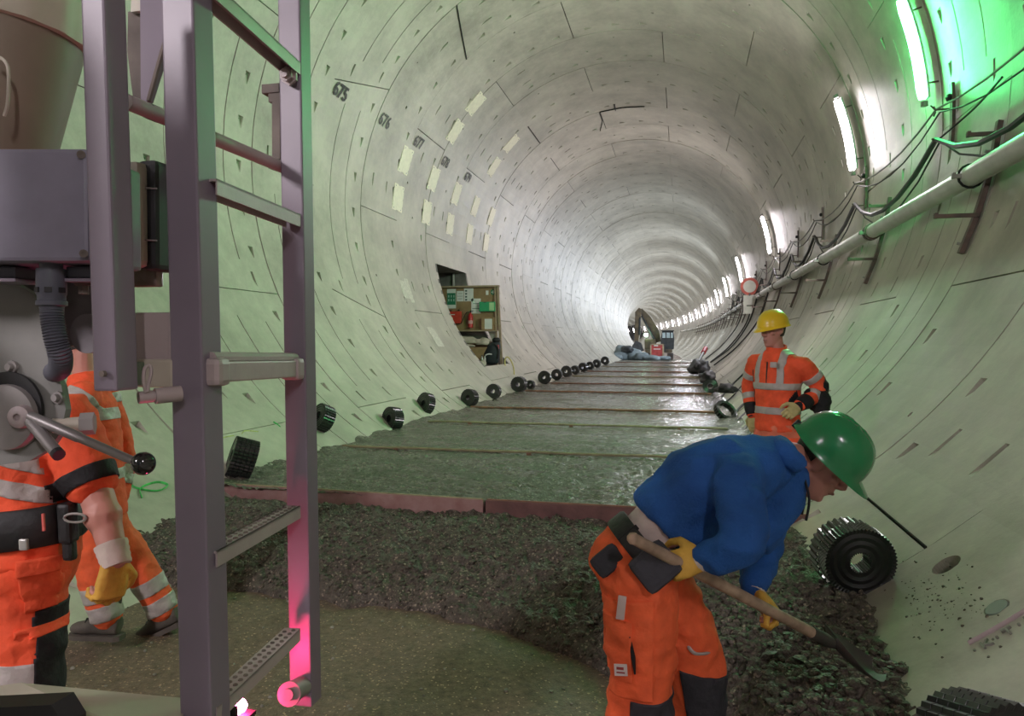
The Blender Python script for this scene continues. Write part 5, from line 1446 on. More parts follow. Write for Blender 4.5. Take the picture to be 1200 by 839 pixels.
# --- worker with yellow helmet standing behind the plank
D = 6.0
J = dict(ground=V((2.40, 6.33, -.2)), pelvis=at(911, 500, D), chest=at(911, 431, D), neck=at(910, 409, D), head=at(906, 388, D),
         shR=at(887, 425, D + .16), shL=at(939, 428, D - .12), elR=at(879, 452, D + .26), wrR=at(882, 486, D + .18), elL=at(961, 456, D - .10), wrL=at(936, 476, D - .26),
         hipR=at(899, 512, D + .08), hipL=at(924, 512, D - .06), knR=at(897, 560, D + .07), knL=at(926, 562, D - .09), anR=at(897, 612, D + .10), anL=at(928, 614, D - .06),
         side_p=at(890, 500, D + .2) - at(935, 500, D - .15), side_c=at(886, 420, D + .2) - at(941, 420, D - .15), hem=-.03, legw=1.02)
J['handR'] = dict(d=V((0, 0, -1)), palm=V((.6, .6, 0)), thumb=V((-.6, -.5, 0)), curl=.4)
J['handL'] = dict(d=at(926, 484, D - .30) - J['wrL'], palm=V((.1, .9, -.1)), thumb=V((.1, .1, 1)), curl=.7)
HT = head_mat(J['head'], at(880, 391, D - .10) - at(906, 388, D), V((0.02, .03, 1)))
P4, body, tr, jk = figure('worker in orange jacket and yellow helmet standing by the right wall', J, HT, M['hivis'], M['hivis'], M['hat_y'], vox=.012, wr=.009)
gloves_for(P4, J, 'RL', fabric('cream_glove', (.55, .47, .22)), M['blackcloth'])
up = V((0, 0, 1)); ch, pel = J['chest'], J['pelvis']
def torso_only(c, n): return min(seg_dist(c, J['sh' + s], J['el' + s]) for s in 'RL') > .095 and min(seg_dist(c, J['el' + s], J['wr' + s]) for s in 'RL') > .08
band(jk, at(911, 452, D), up, .052, keep=torso_only)
band(jk, at(911, 480, D), up, .056, keep=torso_only)
sc = J['side_c'].normalized()
for s, q in (('R', 1), ('L', -1)):
    c0 = ch + sc * q * .105
    patch(jk, 'shoulder_band', M['reflect'], [(c0 + sc * .026, sc), (c0 - sc * .026, -sc), (at(911, 449, D), V((0, 0, -1)))], lambda c, n: abs((c - c0).dot(sc)) < .08 and c.z > at(911, 455, D).z and c.z < J['neck'].z - .005, .004)
    a_, e_, w_ = J['sh' + s], J['el' + s], J['wr' + s]
    band(jk, a_ + (e_ - a_) * .55, e_ - a_, .05, a_, e_, .12)
    band(jk, e_ + (w_ - e_) * .35, w_ - e_, .05, e_, w_, .10)
    band(jk, e_ + (w_ - e_) * .80, w_ - e_, .10, e_, w_, .10, M['blackcloth'], 'black_cuff')
band(tr, at(911, 545, D), up, .06); band(tr, at(911, 503, D), up, .10, m=fabric('faded_orange', (.80, .20, .12)), name='faded_waist')
patch(jk, 'side_vent', M['blackcloth'], [], lambda c, n: seg_dist(c, at(888, 432, D + .1), at(884, 470, D + .1)) < .035, .004)
fwd = sc.cross(up); fwd = fwd if fwd.y < 0 else -fwd
mb = MB(); mb.tube([ch + fwd * .137 + V((0, 0, .05)), ch + fwd * .147 + V((0, 0, -.06)), ch + fwd * .147 + V((0, 0, -.16))], .005, 6); mb.build('zip', M['blackmat'], jk)
mb = MB(); c = at(906.5, 427.5, D - .185); mb.box(c, (.052, .006, .044), None, .006); mb.build('chest_badge', M['reflect'], jk)
mb = MB(); nk = J['neck']; n = 20; mb.loft([[nk + V((r * cos(2 * pi * j / n), r * sin(2 * pi * j / n), h + .02 * sin(2 * pi * j / n))) for j in range(n)] for r, h in ((.088, -.06), (.082, .0), (.080, .028), (.070, .028), (.070, -.05))], closed=True); mb.build('collar', M['hivis'], jk, smooth=True)
el_ = J['elL']; mb = MB(); mb.ball(el_ + V((.01, -.03, .0)), (.05, .06, .07), 12); patch(jk, 'elbow_patch', M['blackcloth'], [], lambda c, n: (c - el_ - V((.05, 0, .02))).length < .075, .004)
# dark bag hanging from his arm
mb = MB(); c = at(961, 471, D - .16); mb.ball(c, (.085, .06, .10), 14); mb.ball(c + V((-.06, 0, .06)), (.06, .05, .05), 12); mb.ball(c + V((.03, 0, -.08)), (.06, .05, .07), 12)
bg = fuse(mb, 'dark_bag', .012, M['blackcloth'], None, 3, .01, 12); tag(bg, 'dark cloth bag under the arm of the worker with yellow helmet', 'bag')
for s in 'RL': boot(P4, J['an' + s], V((-.6, -.6, 0)))

# --- front left worker seen from behind, right arm hanging
at_photo = at
def at(u, v, d): return at_photo(u - 12, v, d)
D = 2.1
J = dict(ground=V((-.15, 1.75, BASE)), pelvis=at(22, 650, D), chest=at(14, 505, D), neck=at(8, 446, D), head=at(4, 398, D - .03),
         shR=at(88, 492, D), shL=at(-66, 492, D - .02), elR=at(127, 585, D - .03), wrR=at(147, 655, D - .07), elL=at(-95, 590, D - .04), wrL=at(-70, 650, D + .2),
         hipR=at(40, 690, D), hipL=at(-25, 690, D), knR=at(38, 850, D - .02), knL=at(-40, 850, D - .02), anR=at(44, 1000, D + .08), anL=at(-45, 1000, D + .05),
         side_p=at(60, 650, D) - at(-20, 650, D), side_c=at(80, 500, D) - at(-60, 500, D), hem=-.02, legw=1.0)
J['handR'] = dict(d=at(139, 712, D - .08) - J['wrR'], palm=at(100, 690, D) - at(150, 690, D - .08), thumb=V((-.35, .9, 0)), curl=.85)
J['handL'] = dict(d=V((.3, .8, -.3)), palm=V((.8, -.3, 0)), thumb=V((0, .3, .9)), curl=.6)
HT = head_mat(J['head'], V((-.35, 1, -.25)), V((-.05, .25, 1)))
P1, body, tr, jk = figure('worker in orange shirt and black tool belt at the left edge, one yellow glove', J, HT, M['hivis'], M['hivis'], M['hat_w'], sleeve='short', vox=.010, wr=.009)
gloves_for(P1, J, 'RL', M['glove_y'], M['glove_w'])
up = (J['chest'] - J['pelvis']).normalized(); pel, ch = J['pelvis'], J['chest']; sp = J['side_p'].normalized(); fw = up.cross(sp); bk_ = -fw if fw.y > 0 else fw
a_, e_ = J['shR'], J['elR']
for s in 'RL':
    a_, e_ = J['sh' + s], J['el' + s]; band(jk, a_ + (e_ - a_) * .74, e_ - a_, .045, a_, e_, .105, M['blackcloth'], 'black_hem')
def torso_only(c, n): return min(seg_dist(c, J['sh' + s], J['el' + s]) for s in 'RL') > .10
ax = (up + sp * .42).normalized()
band(jk, at(62, 545, D - .1), ax, .055, keep=torso_only); band(jk, at(62, 583, D - .1), ax, .042, keep=torso_only)
patch(jk, 'dark_side_panel', M['blackcloth'], [(at(14, 545, D), V((1, 0, .5))), (at(0, 527, D), V((0, 0, 1))), (at(0, 571, D), V((0, 0, -1)))], lambda c, n: n.y < -.2, .008)
mb = MB(); ell(mb, [pel + up * q for q in (.038, .048, .135, .145)], [.198, .206, .206, .198], [.150, .158, .158, .150], [J['side_p']] * 4, 30); b = mb.build('belt', M['belt'], P1, smooth=50)
rot = Matrix((sp, bk_, up)).transposed()
mb = MB(); c = at(63, 612, D - .165); mb.box(c, (.006, .006, .045), rot); mb.build('red_strip', mat('strip_red', (.65, .12, .10), .6), b)
mb = MB(); c = at(40, 638, D - .17); mb.box(c, (.022, .012, .030), rot, .004); mb.build('buckle', M['galv'], b)
mb = MB(); c = at(92, 612, D - .06); mb.box(c, (.035, .05, .11), rot, .01); mb.box(c - up * .07, (.03, .03, .07), rot, .01); mb.build('tool_holder', M['belt'], b)
mb = MB(); c = at(100, 607, D - .09); mb.tube([c + rot @ V((.03 * cos(t), 0, .012 * sin(t))) for t in [2 * pi * i / 14 for i in range(14)]], .0035, 6, closed=True); mb.build('carabiner', M['galv'], b)
h_, k_ = J['hipR'], J['knR']; rx = sp
pk = patch(tr, 'cargo_pocket', M['hivis'], [(at(85, 690, D - .1), rx), (at(38, 690, D - .1), -rx), (at(60, 655, D - .1), V((0, 0, 1))), (at(60, 715, D - .1), V((.15, 0, -1)))], lambda c, n: n.y < -.1, .013)
patch(tr, 'pocket_flap', M['hivis'], [(at(86, 670, D - .1), rx), (at(38, 670, D - .1), -rx), (at(60, 655, D - .1), V((0, 0, 1))), (at(60, 672, D - .1), V((0, 0, -1)))], lambda c, n: n.y < -.1, .022)
patch(tr, 'side_panel', M['blackcloth'], [(at(70, 712, D - .05), V((-.1, 0, 1)))], lambda c, n: n.dot(sp) > .74 and seg_dist(c, h_, k_) < .16 and c.z < h_.z, .005)
band(tr, at(44, 775, D), V((.06, 0, 1)), .075, h_, J['anR'], .2)
band(tr, at(-40, 775, D), V((0, 0, 1)), .075, J['hipL'], J['anL'], .2)
band(tr, at(84, 728, D), V((0, 0, 1)), .028, h_, k_, .2, M['hivis'], 'side_tab', .007, keep=lambda c, n: n.dot(sp) > .55 and (c - k_).dot(sp) > 0)
for s in 'RL': boot(P1, J['an' + s] + V((0, 0, 0)), V((-.2, 1, 0)))

at = at_photo
# --- second worker behind him, striding to the left
D = 4.2
J = dict(ground=V((-1.55, 3.7, BASE)), pelvis=at(117, 598, D), chest=at(106, 476, D), neck=at(98, 438, D), head=at(90, 402, D),
         shL=at(98, 462, D - .19), shR=at(120, 458, D + .19), elL=at(66, 500, D - .30), wrL=at(42, 535, D - .22), elR=at(144, 530, D + .22), wrR=at(138, 588, D + .12),
         hipL=at(112, 618, D - .09), hipR=at(126, 618, D + .09), knL=at(112, 670, D - .10), knR=at(163, 664, D + .14), anL=at(126, 723, D - .08), anR=at(192, 716, D + .18),
         side_p=at(117, 600, D + .4) - at(111, 600, D - .4), side_c=at(112, 470, D + .4) - at(100, 470, D - .4), hem=-.03, legw=1.0)
J['handL'] = dict(d=V((-.5, 0, -.6)), palm=V((.3, .8, 0)), thumb=V((-.5, .2, .6)), curl=.7)
J['handR'] = dict(d=V((-.2, -.1, -1)), palm=V((-.7, -.6, 0)), thumb=V((-.7, .6, 0)), curl=.5)
HT = head_mat(J['head'], V((-1, .05, -.35)), V((-.3, 0, 1)))
P2, body, tr, jk = figure('second worker in worn orange workwear striding left, behind the first worker', J, HT, M['hivis'], M['hivis2'], M['hat_w'], vox=.012, wr=.010)
gloves_for(P2, J, 'RL', M['glove_y'], M['glove_w'])
up = (J['chest'] - J['pelvis']).normalized()
def torso_only(c, n): return min(seg_dist(c, J['sh' + s], J['el' + s]) for s in 'RL') > .10
band(jk, at(112, 487, D), up + V((-.05, 0, 0)), .065, keep=torso_only)
band(jk, at(112, 556, D), up, .06, keep=torso_only)
for s in 'RL':
    a_, e_, w_ = J['sh' + s], J['el' + s], J['wr' + s]
    band(jk, a_ + (e_ - a_) * .15, e_ - a_, .06, a_, e_, .13); band(jk, e_ + (w_ - e_) * .55, w_ - e_, .06, e_, w_, .1)
    h_, k_, f_ = J['hip' + s], J['kn' + s], J['an' + s]
    band(tr, k_ + (f_ - k_) * .42, f_ - k_, .085, k_, f_, .13); band(tr, k_ + (f_ - k_) * .84, f_ - k_, .085, k_, f_, .13)
    patch(tr, 'thigh_panel', M['greycloth'], [(h_ + (k_ - h_) * .9, k_ - h_), (h_ + (k_ - h_) * .42, h_ - k_)], lambda c, n: n.x < -.55 and seg_dist(c, h_, k_) < .14, .004)
boot(P2, J['anL'], V((-1, -.12, 0)), m=M['boot']); boot(P2, J['anR'], V((-.92, -.2, -.46)), V((-.46, 0, .9)), m=M['boot'])
# ------------------------------------------------------------------ machine at the left edge: ladder, control box, lever
M['paint'] = mat('machine_paint_mauve', (0.185, 0.155, 0.192), 0.42, var=0.06, scale=5)
M['paint2'] = mat('machine_paint_pale', (0.36, 0.30, 0.295), 0.45, var=0.08, scale=6, bump=0.06)
M['paint3'] = mat('machine_paint_cream', (0.42, 0.38, 0.31), 0.5, var=0.1, scale=5)
M['metalgrey'] = mat('machine_grey', (0.24, 0.225, 0.215), 0.5, var=0.12, scale=8)
M['grime'] = mat('machine_grime', (0.16, 0.13, 0.11), 0.7, var=0.3, scale=7)
M['ball'] = mat('black_ball', (0.008, 0.009, 0.009), 0.12, var=0.05, coat=0.5)
M['hosegrey'] = mat('conduit_grey', (0.075, 0.078, 0.10), 0.55, var=0.1)
M['chrome'] = mat('rod_chrome', (0.24, 0.225, 0.22), 0.42, metal=0.5)
M['taillens'] = mat('tail_lamp_lens', (1, .1, .25), .3, emit=(1.0, 0.04, 0.17), estr=95)
mach = empty('mining_machine', (-.2, .9, BASE), 'pale painted machine with ladder, control box and lever at the left edge', 'machine')
YA = V((0, 1, 0)); XA = V((1, 0, 0)); ZA = V((0, 0, 1))
lx = CX - .78
def ladder_z(v, d): return CZ + (400 - v) * d / F_PX
# rails: left (near) at y 1.05, right (far) at y 1.40, both lean a little
def rail(y, w, dpt, z0, z1, lean, x):
    mb = MB(); h = z1 - z0; bm_ = bmesh.new()
    mb.box((0, 0, 0), (w, dpt, h), None, .0035)
    o = mb.build('ladder_rail', M['paint'], mach); return o, x, y
def rail_at(u0, v0, u1, v1, d, w, dpt):
    a, b = at(u0, v0, d), at(u1, v1, d); b.y = a.y
    dv = (a - b).normalized(); x = (XA - dv * XA.dot(dv)).normalized(); y = dv.cross(x)
    mb = MB(); mb.box((a + b) / 2, (w, dpt, (a - b).length), Matrix((x, y, dv)).transposed(), .0035); return mb.build('ladder_rail', M['paint'], mach)
dL, dR = 1.20, 1.56
rail_at(217, -90, 233, 1010, dL, .058, .052)
rail_at(343.5, -60, 350, 830, dR, .050, .046)
# step rungs
rp = (( -8, 58), (219, 246), (655, 604), (838, 777))
def rung(v0, v1, name='ladder_rung'):
    a, b = at(243, v0, dL + .005), at(343, v1, dR - .02); b.x = a.x = (a.x + b.x) / 2 if False else a.x
    b = V((at(343, v1, dR - .02).x, at(343, v1, dR - .02).y, a.z))
    d = (b - a).normalized(); x = d.cross(ZA).normalized(); rot = Matrix((d, -x, ZA)).transposed()
    mb = MB(); c = (a + b) / 2; L_ = (b - a).length; mb.box(c + ZA * .011, (L_, .034, .004), rot); mb.box(c + x * .0155, (L_, .003, .026), rot); mb.box(c - x * .0155, (L_, .003, .026), rot); r = mb.build('ladder_rung', M['paint2'], mach)
    mb = MB(); n = 17
    for i in range(n):
        for k in (-1, 1):
            p = c + d * (((i + .5 + .25 * k) / n - .5) * (b - a).length * .95) + x * k * .0075 + ZA * .0126
            mb.lathe(p, ZA, [(0, .0046), (.0025, .0040), (.0025, .0026), (.0006, .0020)], 8)
    stuff(mb.build('grip_studs', M['grime'], r))
    return r
for v0, v1 in rp: rung(v0, v1)
# middle rung with rounded clamps
a, b = at(247, 436, dL), at(345, 432, dR - .02)
d = (b - a).normalized(); x = d.cross(ZA).normalized(); rot = Matrix((d, -x, ZA)).transposed()
mb = MB(); mb.box((a + b) / 2, ((b - a).length, .030, .034), rot, .003); mr = mb.build('ladder_rung', M['paint2'], mach)
mb = MB(); mb.cyl(a + ZA * .022 - d * .0, b + ZA * .022, .011, 10); mb.build('rung_tube', M['paint2'], mr)
for p, w in ((a + d * .01, .040), (b - d * .01, .036)):
    mb = MB(); mb.box(p, (w, .042, .046), rot, .010); mb.build('clamp', M['paint2'], mr)
# slanting grab tube behind the rails
a, b = at(140, 112, 1.02), at(333, 197, 1.60); b = V((a.x, at(333, 197, 1.60).y, a.z))
mb = MB(); mb.cyl(at(148, 119, 1.16), at(333, 197, 1.60), .0125, 12); g = mb.build('grab_tube', M['paint2'], mach, smooth=True)
mb = MB(); mb.cyl(at(172, 129, 1.205), at(186, 135, 1.235), .0132, 12); mb.build('tape_ring', mat('tape_dark_green', (.10, .14, .11), .6), g)
mb = MB(); mb.cyl(at(318, 191, 1.563), at(326, 194, 1.583), .0132, 12); mb.build('tape_ring', bpy.data.materials['tape_dark_green'], g)
# bolt on the right rail, T-shaped bracket, pin at the bottom
mb = MB(); p = at(340, 90, dR - .03); mb.lathe(p, V((0, -1, 0)), [(0, .001), (0, .019), (.006, .019), (.006, .015), (.018, .015), (.018, .001)], 6); mb.lathe(p, V((0, -1, 0)), [(.017, .009), (.026, .009), (.026, .001)], 12); mb.build('rail_bolt', M['paint2'], mach)
mb = MB(); p = at(321, 106, 1.60); mb.box(p, (.042, .03, .020), None, .002); mb.box(at(327, 145, 1.60), (.020, .026, .16), None, .002); mb.box(at(326, 116, 1.60), (.03, .028, .02)); mb.build('tee_bracket', M['grime'], mach)
mb = MB(); p, q = at(341, 812, 1.50), at(360, 800, 1.60); mb.cyl(p, q, .021, 18); mb.lathe(p, p - q, [(0, .001), (0, .024), (.012, .024), (.012, .012), (.020, .011), (.020, .001)], 18); mb.build('hinge_pin', M['metalgrey'], mach, smooth=40)
# heavy post left of the ladder
def box_at(u0, v0, u1, v1, d, dpt, m, name, par=mach, bev=.003, push=0.0):
    """upright rectangle seen between two corners, given depth away from the camera"""
    a, b = at(u0, v0, d), at(u1, v1, d); fwd = V((-sin(YAW), cos(YAW), 0)); rt = V((cos(YAW), sin(YAW), 0))
    w = (b - a).dot(rt); h = a.z - b.z; c = (a + b) / 2 + fwd * (dpt / 2 + push); c.z = (a.z + b.z) / 2
    mb = MB(); mb.box(c, (w, dpt, h), Matrix((rt, fwd, ZA)).transposed(), bev); return mb.build(name, m, par)
def box_y(u0, v0, u1, v1, d, dpt, m, name, par=mach, bev=.003):
    """the same, square to the tunnel axis"""
    a, b = at(u0, v0, d), at(u1, v1, d); w = abs(b.x - a.x); h = a.z - b.z
    mb = MB(); mb.box(((a.x + b.x) / 2, (a.y + b.y) / 2 + dpt / 2, (a.z + b.z) / 2), (w, dpt, h), None, bev); return mb.build(name, m, par)
a = at(104, -40, 1.06); b = at(114, 459, 1.06); dv = (a - V((b.x, a.y, b.z))).normalized(); bb = V((b.x, a.y, b.z))
xr = V((1, 0, 0)); xr = (xr - dv * xr.dot(dv)).normalized(); yr = dv.cross(xr)
mb = MB(); mb.box((a + bb) / 2 + yr * .022 + xr * .004, (.040, .044, (a - bb).length), Matrix((xr, yr, dv)).transposed(), .004); pst = mb.build('door_post', M['paint'], mach)
mb = MB(); p = at(120, 438, 1.06); mb.lathe(p + V((0, .004, 0)), V((0, -1, 0)), [(0, .001), (0, .0045), (.006, .0045), (.006, .001)], 14); mb.build('post_hole', M['grime'], pst)
# control box with bolts, beige housing with dark ribbed edge behind
cb_ = box_at(-330, 174, 103, 306, 1.10, .16, mat('control_box_lavender', (.185, .175, .225), .45, var=.05, scale=20), 'control_box', bev=.006)
for u, v in ((95, 181), (98, 297)):
    mb = MB(); p = at(u, v, 1.098); mb.lathe(p, at(u, v, 1) - at(u, v, 1.1), [(0, .001), (0, .006), (.004, .006), (.004, .003), (.002, .003)], 12); mb.build('screw', M['grime'], cb_)
box_y(140, 188, 163, 312, 1.34, .05, M['paint3'], 'side_housing', bev=.012)
hz_ = box_y(160, 187, 184, 316, 1.36, .07, M['blackmat'], 'ribbed_edge', bev=.010)
for v in (220, 281): 
    mb = MB(); p, q = at(162, v, 1.355), at(184, v + 1, 1.355); mb.tube([p, q], .0016, 5); mb.build('seam', M['metalgrey'], hz_)
box_y(150, 309, 186, 336, 1.40, .02, mat('glass_brown_reflection', (.10, .085, .05), .2, col2=(.20, .14, .13), scale=24), 'glass_flap', bev=.004)  # brown mottling paints the reflection in the glass
# gussets above
gs = MB(); f_ = V((0, .012, 0)); gs.prism([at(164, -30, 1.25), at(220, -30, 1.25), at(174, 118, 1.25), at(165, 122, 1.25)], f_); gs.build('gusset', M['paint'], mach)
gs = MB(); gs.prism([at(150, 14, 1.27), at(165, 10, 1.27), at(168, 122, 1.27), at(156, 116, 1.27), at(149, 60, 1.27)], f_); gs.build('gusset', M['grime'], mach)
mb = MB(); mb.tube([at(212, -10, 1.22), at(190, 60, 1.22), at(174, 118, 1.22)], .004, 6); mb.build('gusset_edge', M['grime'], mach)
gs = MB(); gs.prism([at(155, -20, 1.26), at(181, -20, 1.26), at(180, 10, 1.26), at(153, 14, 1.26)], V((0, .01, 0))); gs.build('pale_flap', M['lining'], mach)
# plate and box arm between post and ladder, with pin and clip
box_y(150, 366, 204, 424, 1.22, .03, M['paint2'], 'hinge_plate', bev=.004)
arm = box_y(155, 421, 206, 454, 1.20, .05, M['paint3'], 'box_arm', bev=.004)
box_y(155, 424, 166, 452, 1.198, .01, mat('arm_inside_green', (.22, .30, .22), .7), 'arm_end', arm)
mb = MB(); p, q = at(162, 466, 1.13), at(212, 461, 1.17); mb.cyl(p, p + (q - p) * .33, .0095, 14); mb.cyl(p + (q - p) * .38, q, .0125, 14); mb.cyl(p, q, .008, 10); pin = mb.build('lock_pin', M['paint2'], mach, smooth=40)
c0 = at(170, 442, 1.12); mb = MB()
mb.tube(spline([at(171, 460, 1.13), at(168, 445, 1.125), at(170, 431, 1.125), at(176, 429, 1.13), at(177, 438, 1.13), at(174, 450, 1.13), at(173, 459, 1.13)], 5), .0028, 7); mb.build('clip', M['paint2'], pin, smooth=True)
# big funnel-shaped housing at the top left
p0, p1 = at(2, -60, 1.42), at(-14, 200, 1.42); ax = p1 - p0; L_ = ax.length
mb = MB(); mb.lathe(p0, ax, [(L_ * .15, .150), (L_ * .43, .146), (L_ * 1.05, .100), (L_ * 1.05, .001)], 40, cap=False); fn = mb.build('funnel', M['grime'].copy() if False else mat('housing_beige', (.20, .165, .12), .55, var=.12, scale=4), mach, smooth=40)
mb = MB(); n = 64; prof = [(0, .156), (L_ * .395, .151)]
R_ = []
dx, dy = frame(ax.normalized())
for h, r in ((-.05, .158), (L_ * .30, .158), (L_ * .395, .155), (L_ * .40, .148)):
    R_.append([p0 + ax.normalized() * h + (dx * cos(2 * pi * j / n) + dy * sin(2 * pi * j / n)) * (r + (.003 if j % 4 < 2 else 0)) for j in range(n)])
mb.loft(R_); mb.build('ribbed_collar', mat('collar_beige', (.50, .47, .37), .5, var=.1, scale=5), fn, smooth=30)
mb = MB(); mb.tube(spline([at(-3, 66, 1.29), at(6, 72, 1.29), at(10, 85, 1.29), at(9, 120, 1.295), at(5, 136, 1.30)], 5), .003, 7); mb.build('wire_loop', M['paint3'], fn)
# bracket, round plate, hub and lever
mb = MB(); q = 1.30
mb.prism([at(-40, 316, q), at(104, 318, q), at(108, 345, q), at(108, 403, q), at(62, 407, q), at(54, 440, q), at(58, 470, q), at(-40, 480, q)], V((0, .03, 0))); mb.build('lever_bracket', mat('bracket_brown', (.13, .115, .115), .6, var=.25, scale=6), mach)
q = 1.24
mb = MB(); out = [at(-40, 330, q), at(10, 328, q), at(40, 345, q), at(56, 400, q), at(60, 430, q), at(72, 452, q), at(77, 480, q), at(72, 505, q), at(58, 526, q), at(35, 540, q), at(0, 545, q), at(-40, 545, q)]
mb.prism(out, V((0, .012, 0))); pl_ = mb.build('lever_plate', mat('plate_greygreen', (.19, .19, .175), .5, var=.14, scale=7), mach)
for u, v in ((15, 430), (69, 466), (21, 512)):
    mb = MB(); p = at(u, v, q); mb.lathe(p, V((0, -1, 0)), [(-.002, .001), (-.002, .011), (.004, .011), (.004, .007), (.011, .006), (.011, .001)], 10); mb.build('plate_bolt', M['metalgrey'], pl_, smooth=40)
mb = MB(); p = at(14, 488, q); mb.lathe(p, V((.12, -1, 0)), [(0, .001), (0, .056), (.018, .054), (.022, .046), (.022, .001)], 30); hub = mb.build('hub', M['metalgrey'], pl_, smooth=40)
mb = MB(); p = at(12, 478, q - .002); mb.lathe(p, V((.12, -1, 0)), [(0, .061), (.006, .061), (.006, .055)], 30); mb.build('hub_ring', M['blackmat'], hub, smooth=40)
mb = MB(); p = at(27, 488, q - .025); mb.lathe(p, V((.2, -1, 0)), [(0, .001), (0, .020), (.012, .018), (.016, .012), (.016, .006), (.010, .006), (.010, .001)], 20); mb.build('hub_cap', M['paint2'], hub, smooth=40)
a, b = at(36, 488, 1.20), at(158, 541, 1.12)
mb = MB(); mb.tube([a, a + (b - a) * .48, a + (b - a) * .5, b], [.0085, .0085, .0072, .0065], 12); lv = mb.build('lever', M['chrome'], mach, smooth=True)
mb = MB(); mb.ball(at(168, 543, 1.115), .0178, 24); mb.build('ball_knob', M['ball'], lv, smooth=True)
a, b = at(36, 494, 1.20), at(68, 532, 1.15); mb = MB(); mb.tube([a, b], .0095, 12); sr = mb.build('short_rod', M['chrome'], mach, smooth=40)
d = (b - a).normalized(); mb = MB(); mb.cyl(b - d * .005, b + d * .004, .0098, 12); mb.build('rod_tip', M['blackmat'], sr)
a, b = at(62, 499, 1.24), at(111, 496, 1.26); mb = MB(); mb.cyl(a, a + (b - a) * .7, .0125, 14); ps_ = mb.build('pipe_stub', M['paint3'], mach, smooth=40)
d = (b - a).normalized(); mb = MB(); mb.lathe(a + (b - a) * .66, d, [(0, .001), (0, .019), ((b - a).length * .34, .019), ((b - a).length * .34, .001)], 6); mb.build('hex_nut', M['metalgrey'], ps_)
# cable gland and corrugated conduit below the box
p = at(60, 306, 1.14); mb = MB(); mb.lathe(p, V((0, 0, -1)), [(0, .016), (.012, .016), (.012, .0205), (.05, .021), (.054, .0195), (.060, .0195), (.062, .0215), (.068, .0215), (.07, .017), (.085, .016)], 24); gl_ = mb.build('cable_gland', M['hosegrey'], mach, smooth=25)
mb = MB()
for q_ in range(3): 
    t = -1.9 + q_ * .9; mb.box(p + V((.0205 * cos(t), .0205 * sin(t), -.045)), (.010, .004, .008), Matrix.Rotation(t + pi / 2, 3, 'Z'))
stuff(mb.build('gland_lugs', M['blackmat'], gl_))
P_ = spline([p + V((0, 0, -.07)), at(62, 378, 1.14), at(66, 400, 1.14), at(71, 418, 1.15), at(70, 432, 1.18), at(64, 436, 1.24)], 14)
mb = MB(); mb.tube(P_, [.0150 + (.0022 if i % 2 else 0) for i in range(len(P_))], 16); mb.build('corrugated_conduit', M['hosegrey'], gl_, smooth=25)
for u0, u1 in ((77, 110), (-20, 18)):
    o = box_at(u0, 312, u1, 326, 1.15, .06, M['hosegrey'], 'rubber_mount', bev=.003)
    box_at(u0 - 3, 326, u1, 330, 1.14, .07, M['paint'], 'mount_plate', o, bev=.001)
mb = MB(); mb.lathe(at(98, 330, 1.17), V((0, 0, -1)), [(0, .001), (0, .014), (.006, .014), (.006, .008), (.02, .008), (.02, .001)], 6); mb.build('mount_bolt', M['grime'], mach)
for u, v, r in ((45, 389, .034), (112, 391, .034)):
    mb = MB(); mb.lathe(at(u, v, 1.29), V((0, -1, 0)), [(0, .001), (0, r), (.02, r), (.02, .001)], 28); mb.build('spindle_end', mat('spindle_grey', (.16, .145, .155), .6), mach, smooth=40)
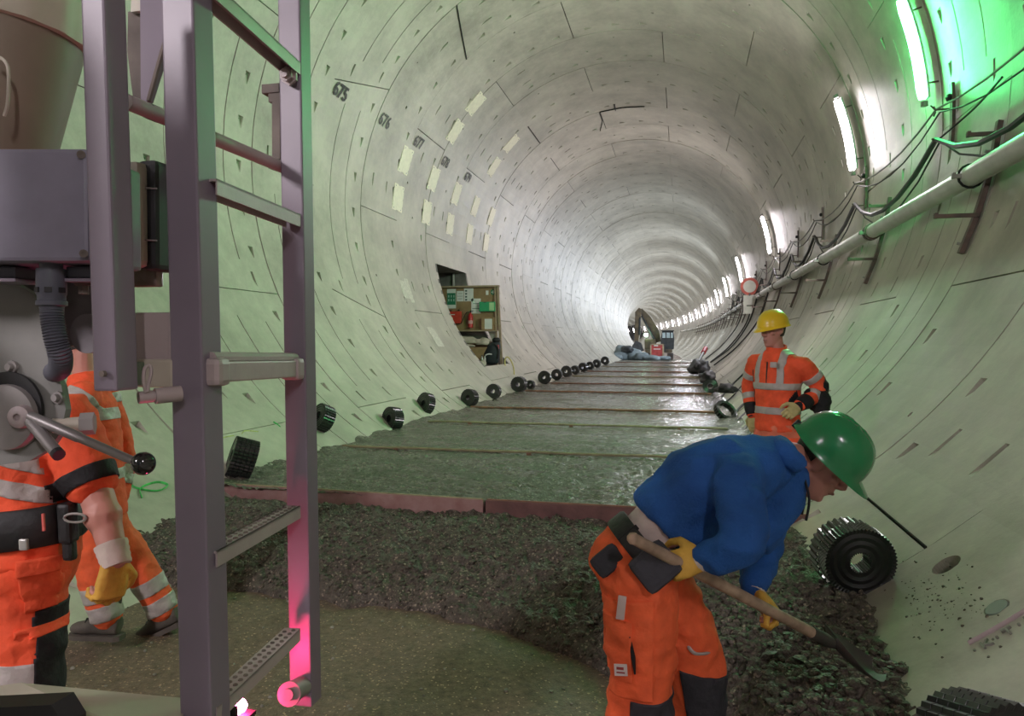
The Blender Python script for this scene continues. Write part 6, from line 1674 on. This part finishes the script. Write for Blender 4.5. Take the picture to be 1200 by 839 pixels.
# lower fender plate and tail lamp at the ladder foot
mb = MB(); q = 1.30
top = [at(-60, 812, q), at(8, 806, q), at(24, 800, q), at(215, 818, q)]; bot = [at(215, 880, 1.02), at(80, 870, 1.02), at(66, 838, 1.12), at(-60, 845, 1.12)]
mb.prism(top + bot, V((0, -.004, -.012))); mb.build('fender_plate', M['paint3'], mach)
mb = MB(); mb.prism([at(-60, 832, 1.05), at(60, 826, 1.05), at(75, 850, 1.05), at(75, 900, 1.05), at(-60, 900, 1.05)], V((0, .04, 0))); mb.build('tyre_guard', M['blackmat'], mach)
p = V((lx - .075, 1.26, .640))
tl = MB(); tl.box(p + V((-.018, -.01, .004)), (.006, .07, .05)); tl.box(p + V((.01, -.03, 0)), (.06, .006, .04)); tl.box(p + V((.01, 0, -.022)), (.06, .07, .008)); tb = tl.build('tail_lamp', M['blackmat'], mach)
mb = MB(); mb.ball(p + V((.012, .005, 0)), (.024, .024, .015), 12); mb.build('lens', M['taillens'], tb, smooth=True)

# body of the machine, left of the frame, that carries all this
mb = MB(); mb.box((.10, -.45, .55), (.80, 1.9, 1.1), None, .05); mb.build('machine_body', M['paint3'], mach)
for y in (-1.05, .12):
    mb = MB(); mb.lathe((-.38, y, BASE + .42), (1, 0, 0), [(0, .2), (.02, .38), (.10, .42), (.24, .42), (.32, .38), (.34, .2)], 32, closed=True); wh = mb.build('tyre', M['blackmat'], mach, smooth=40)
    mb = MB(); mb.lathe((-.34, y, BASE + .42), (1, 0, 0), [(0, .001), (0, .22), (.26, .22), (.26, .001)], 24); mb.build('rim', M['paint3'], wh)
    mb = MB(); mb.lathe((.30, y, BASE + .42), (1, 0, 0), [(0, .2), (.02, .38), (.10, .42), (.20, .42), (.26, .38), (.28, .2)], 32, closed=True); mb.build('tyre', M['blackmat'], mach, smooth=40)
mb = MB(); mb.box((.36, .40, 1.55), (.10, .10, 1.0), None, .006); mb.build('mast', M['paint'], mach)
mb = MB(); mb.tube([V((.36, .40, 1.9)), at(-60, 60, 1.42)], .035, 12); mb.build('mast_arm', M['paint'], mach, smooth=True)
mb = MB(); mb.tube([V((.40, .42, 1.25)), at(-260, 240, 1.14)], .035, 12); mb.build('box_arm_support', M['paint'], mach, smooth=True)
mb = MB(); mb.tube([V((.40, .46, .95)), at(-42, 500, 1.26)], .035, 12); mb.build('plate_arm_support', M['grime'], mach, smooth=True)
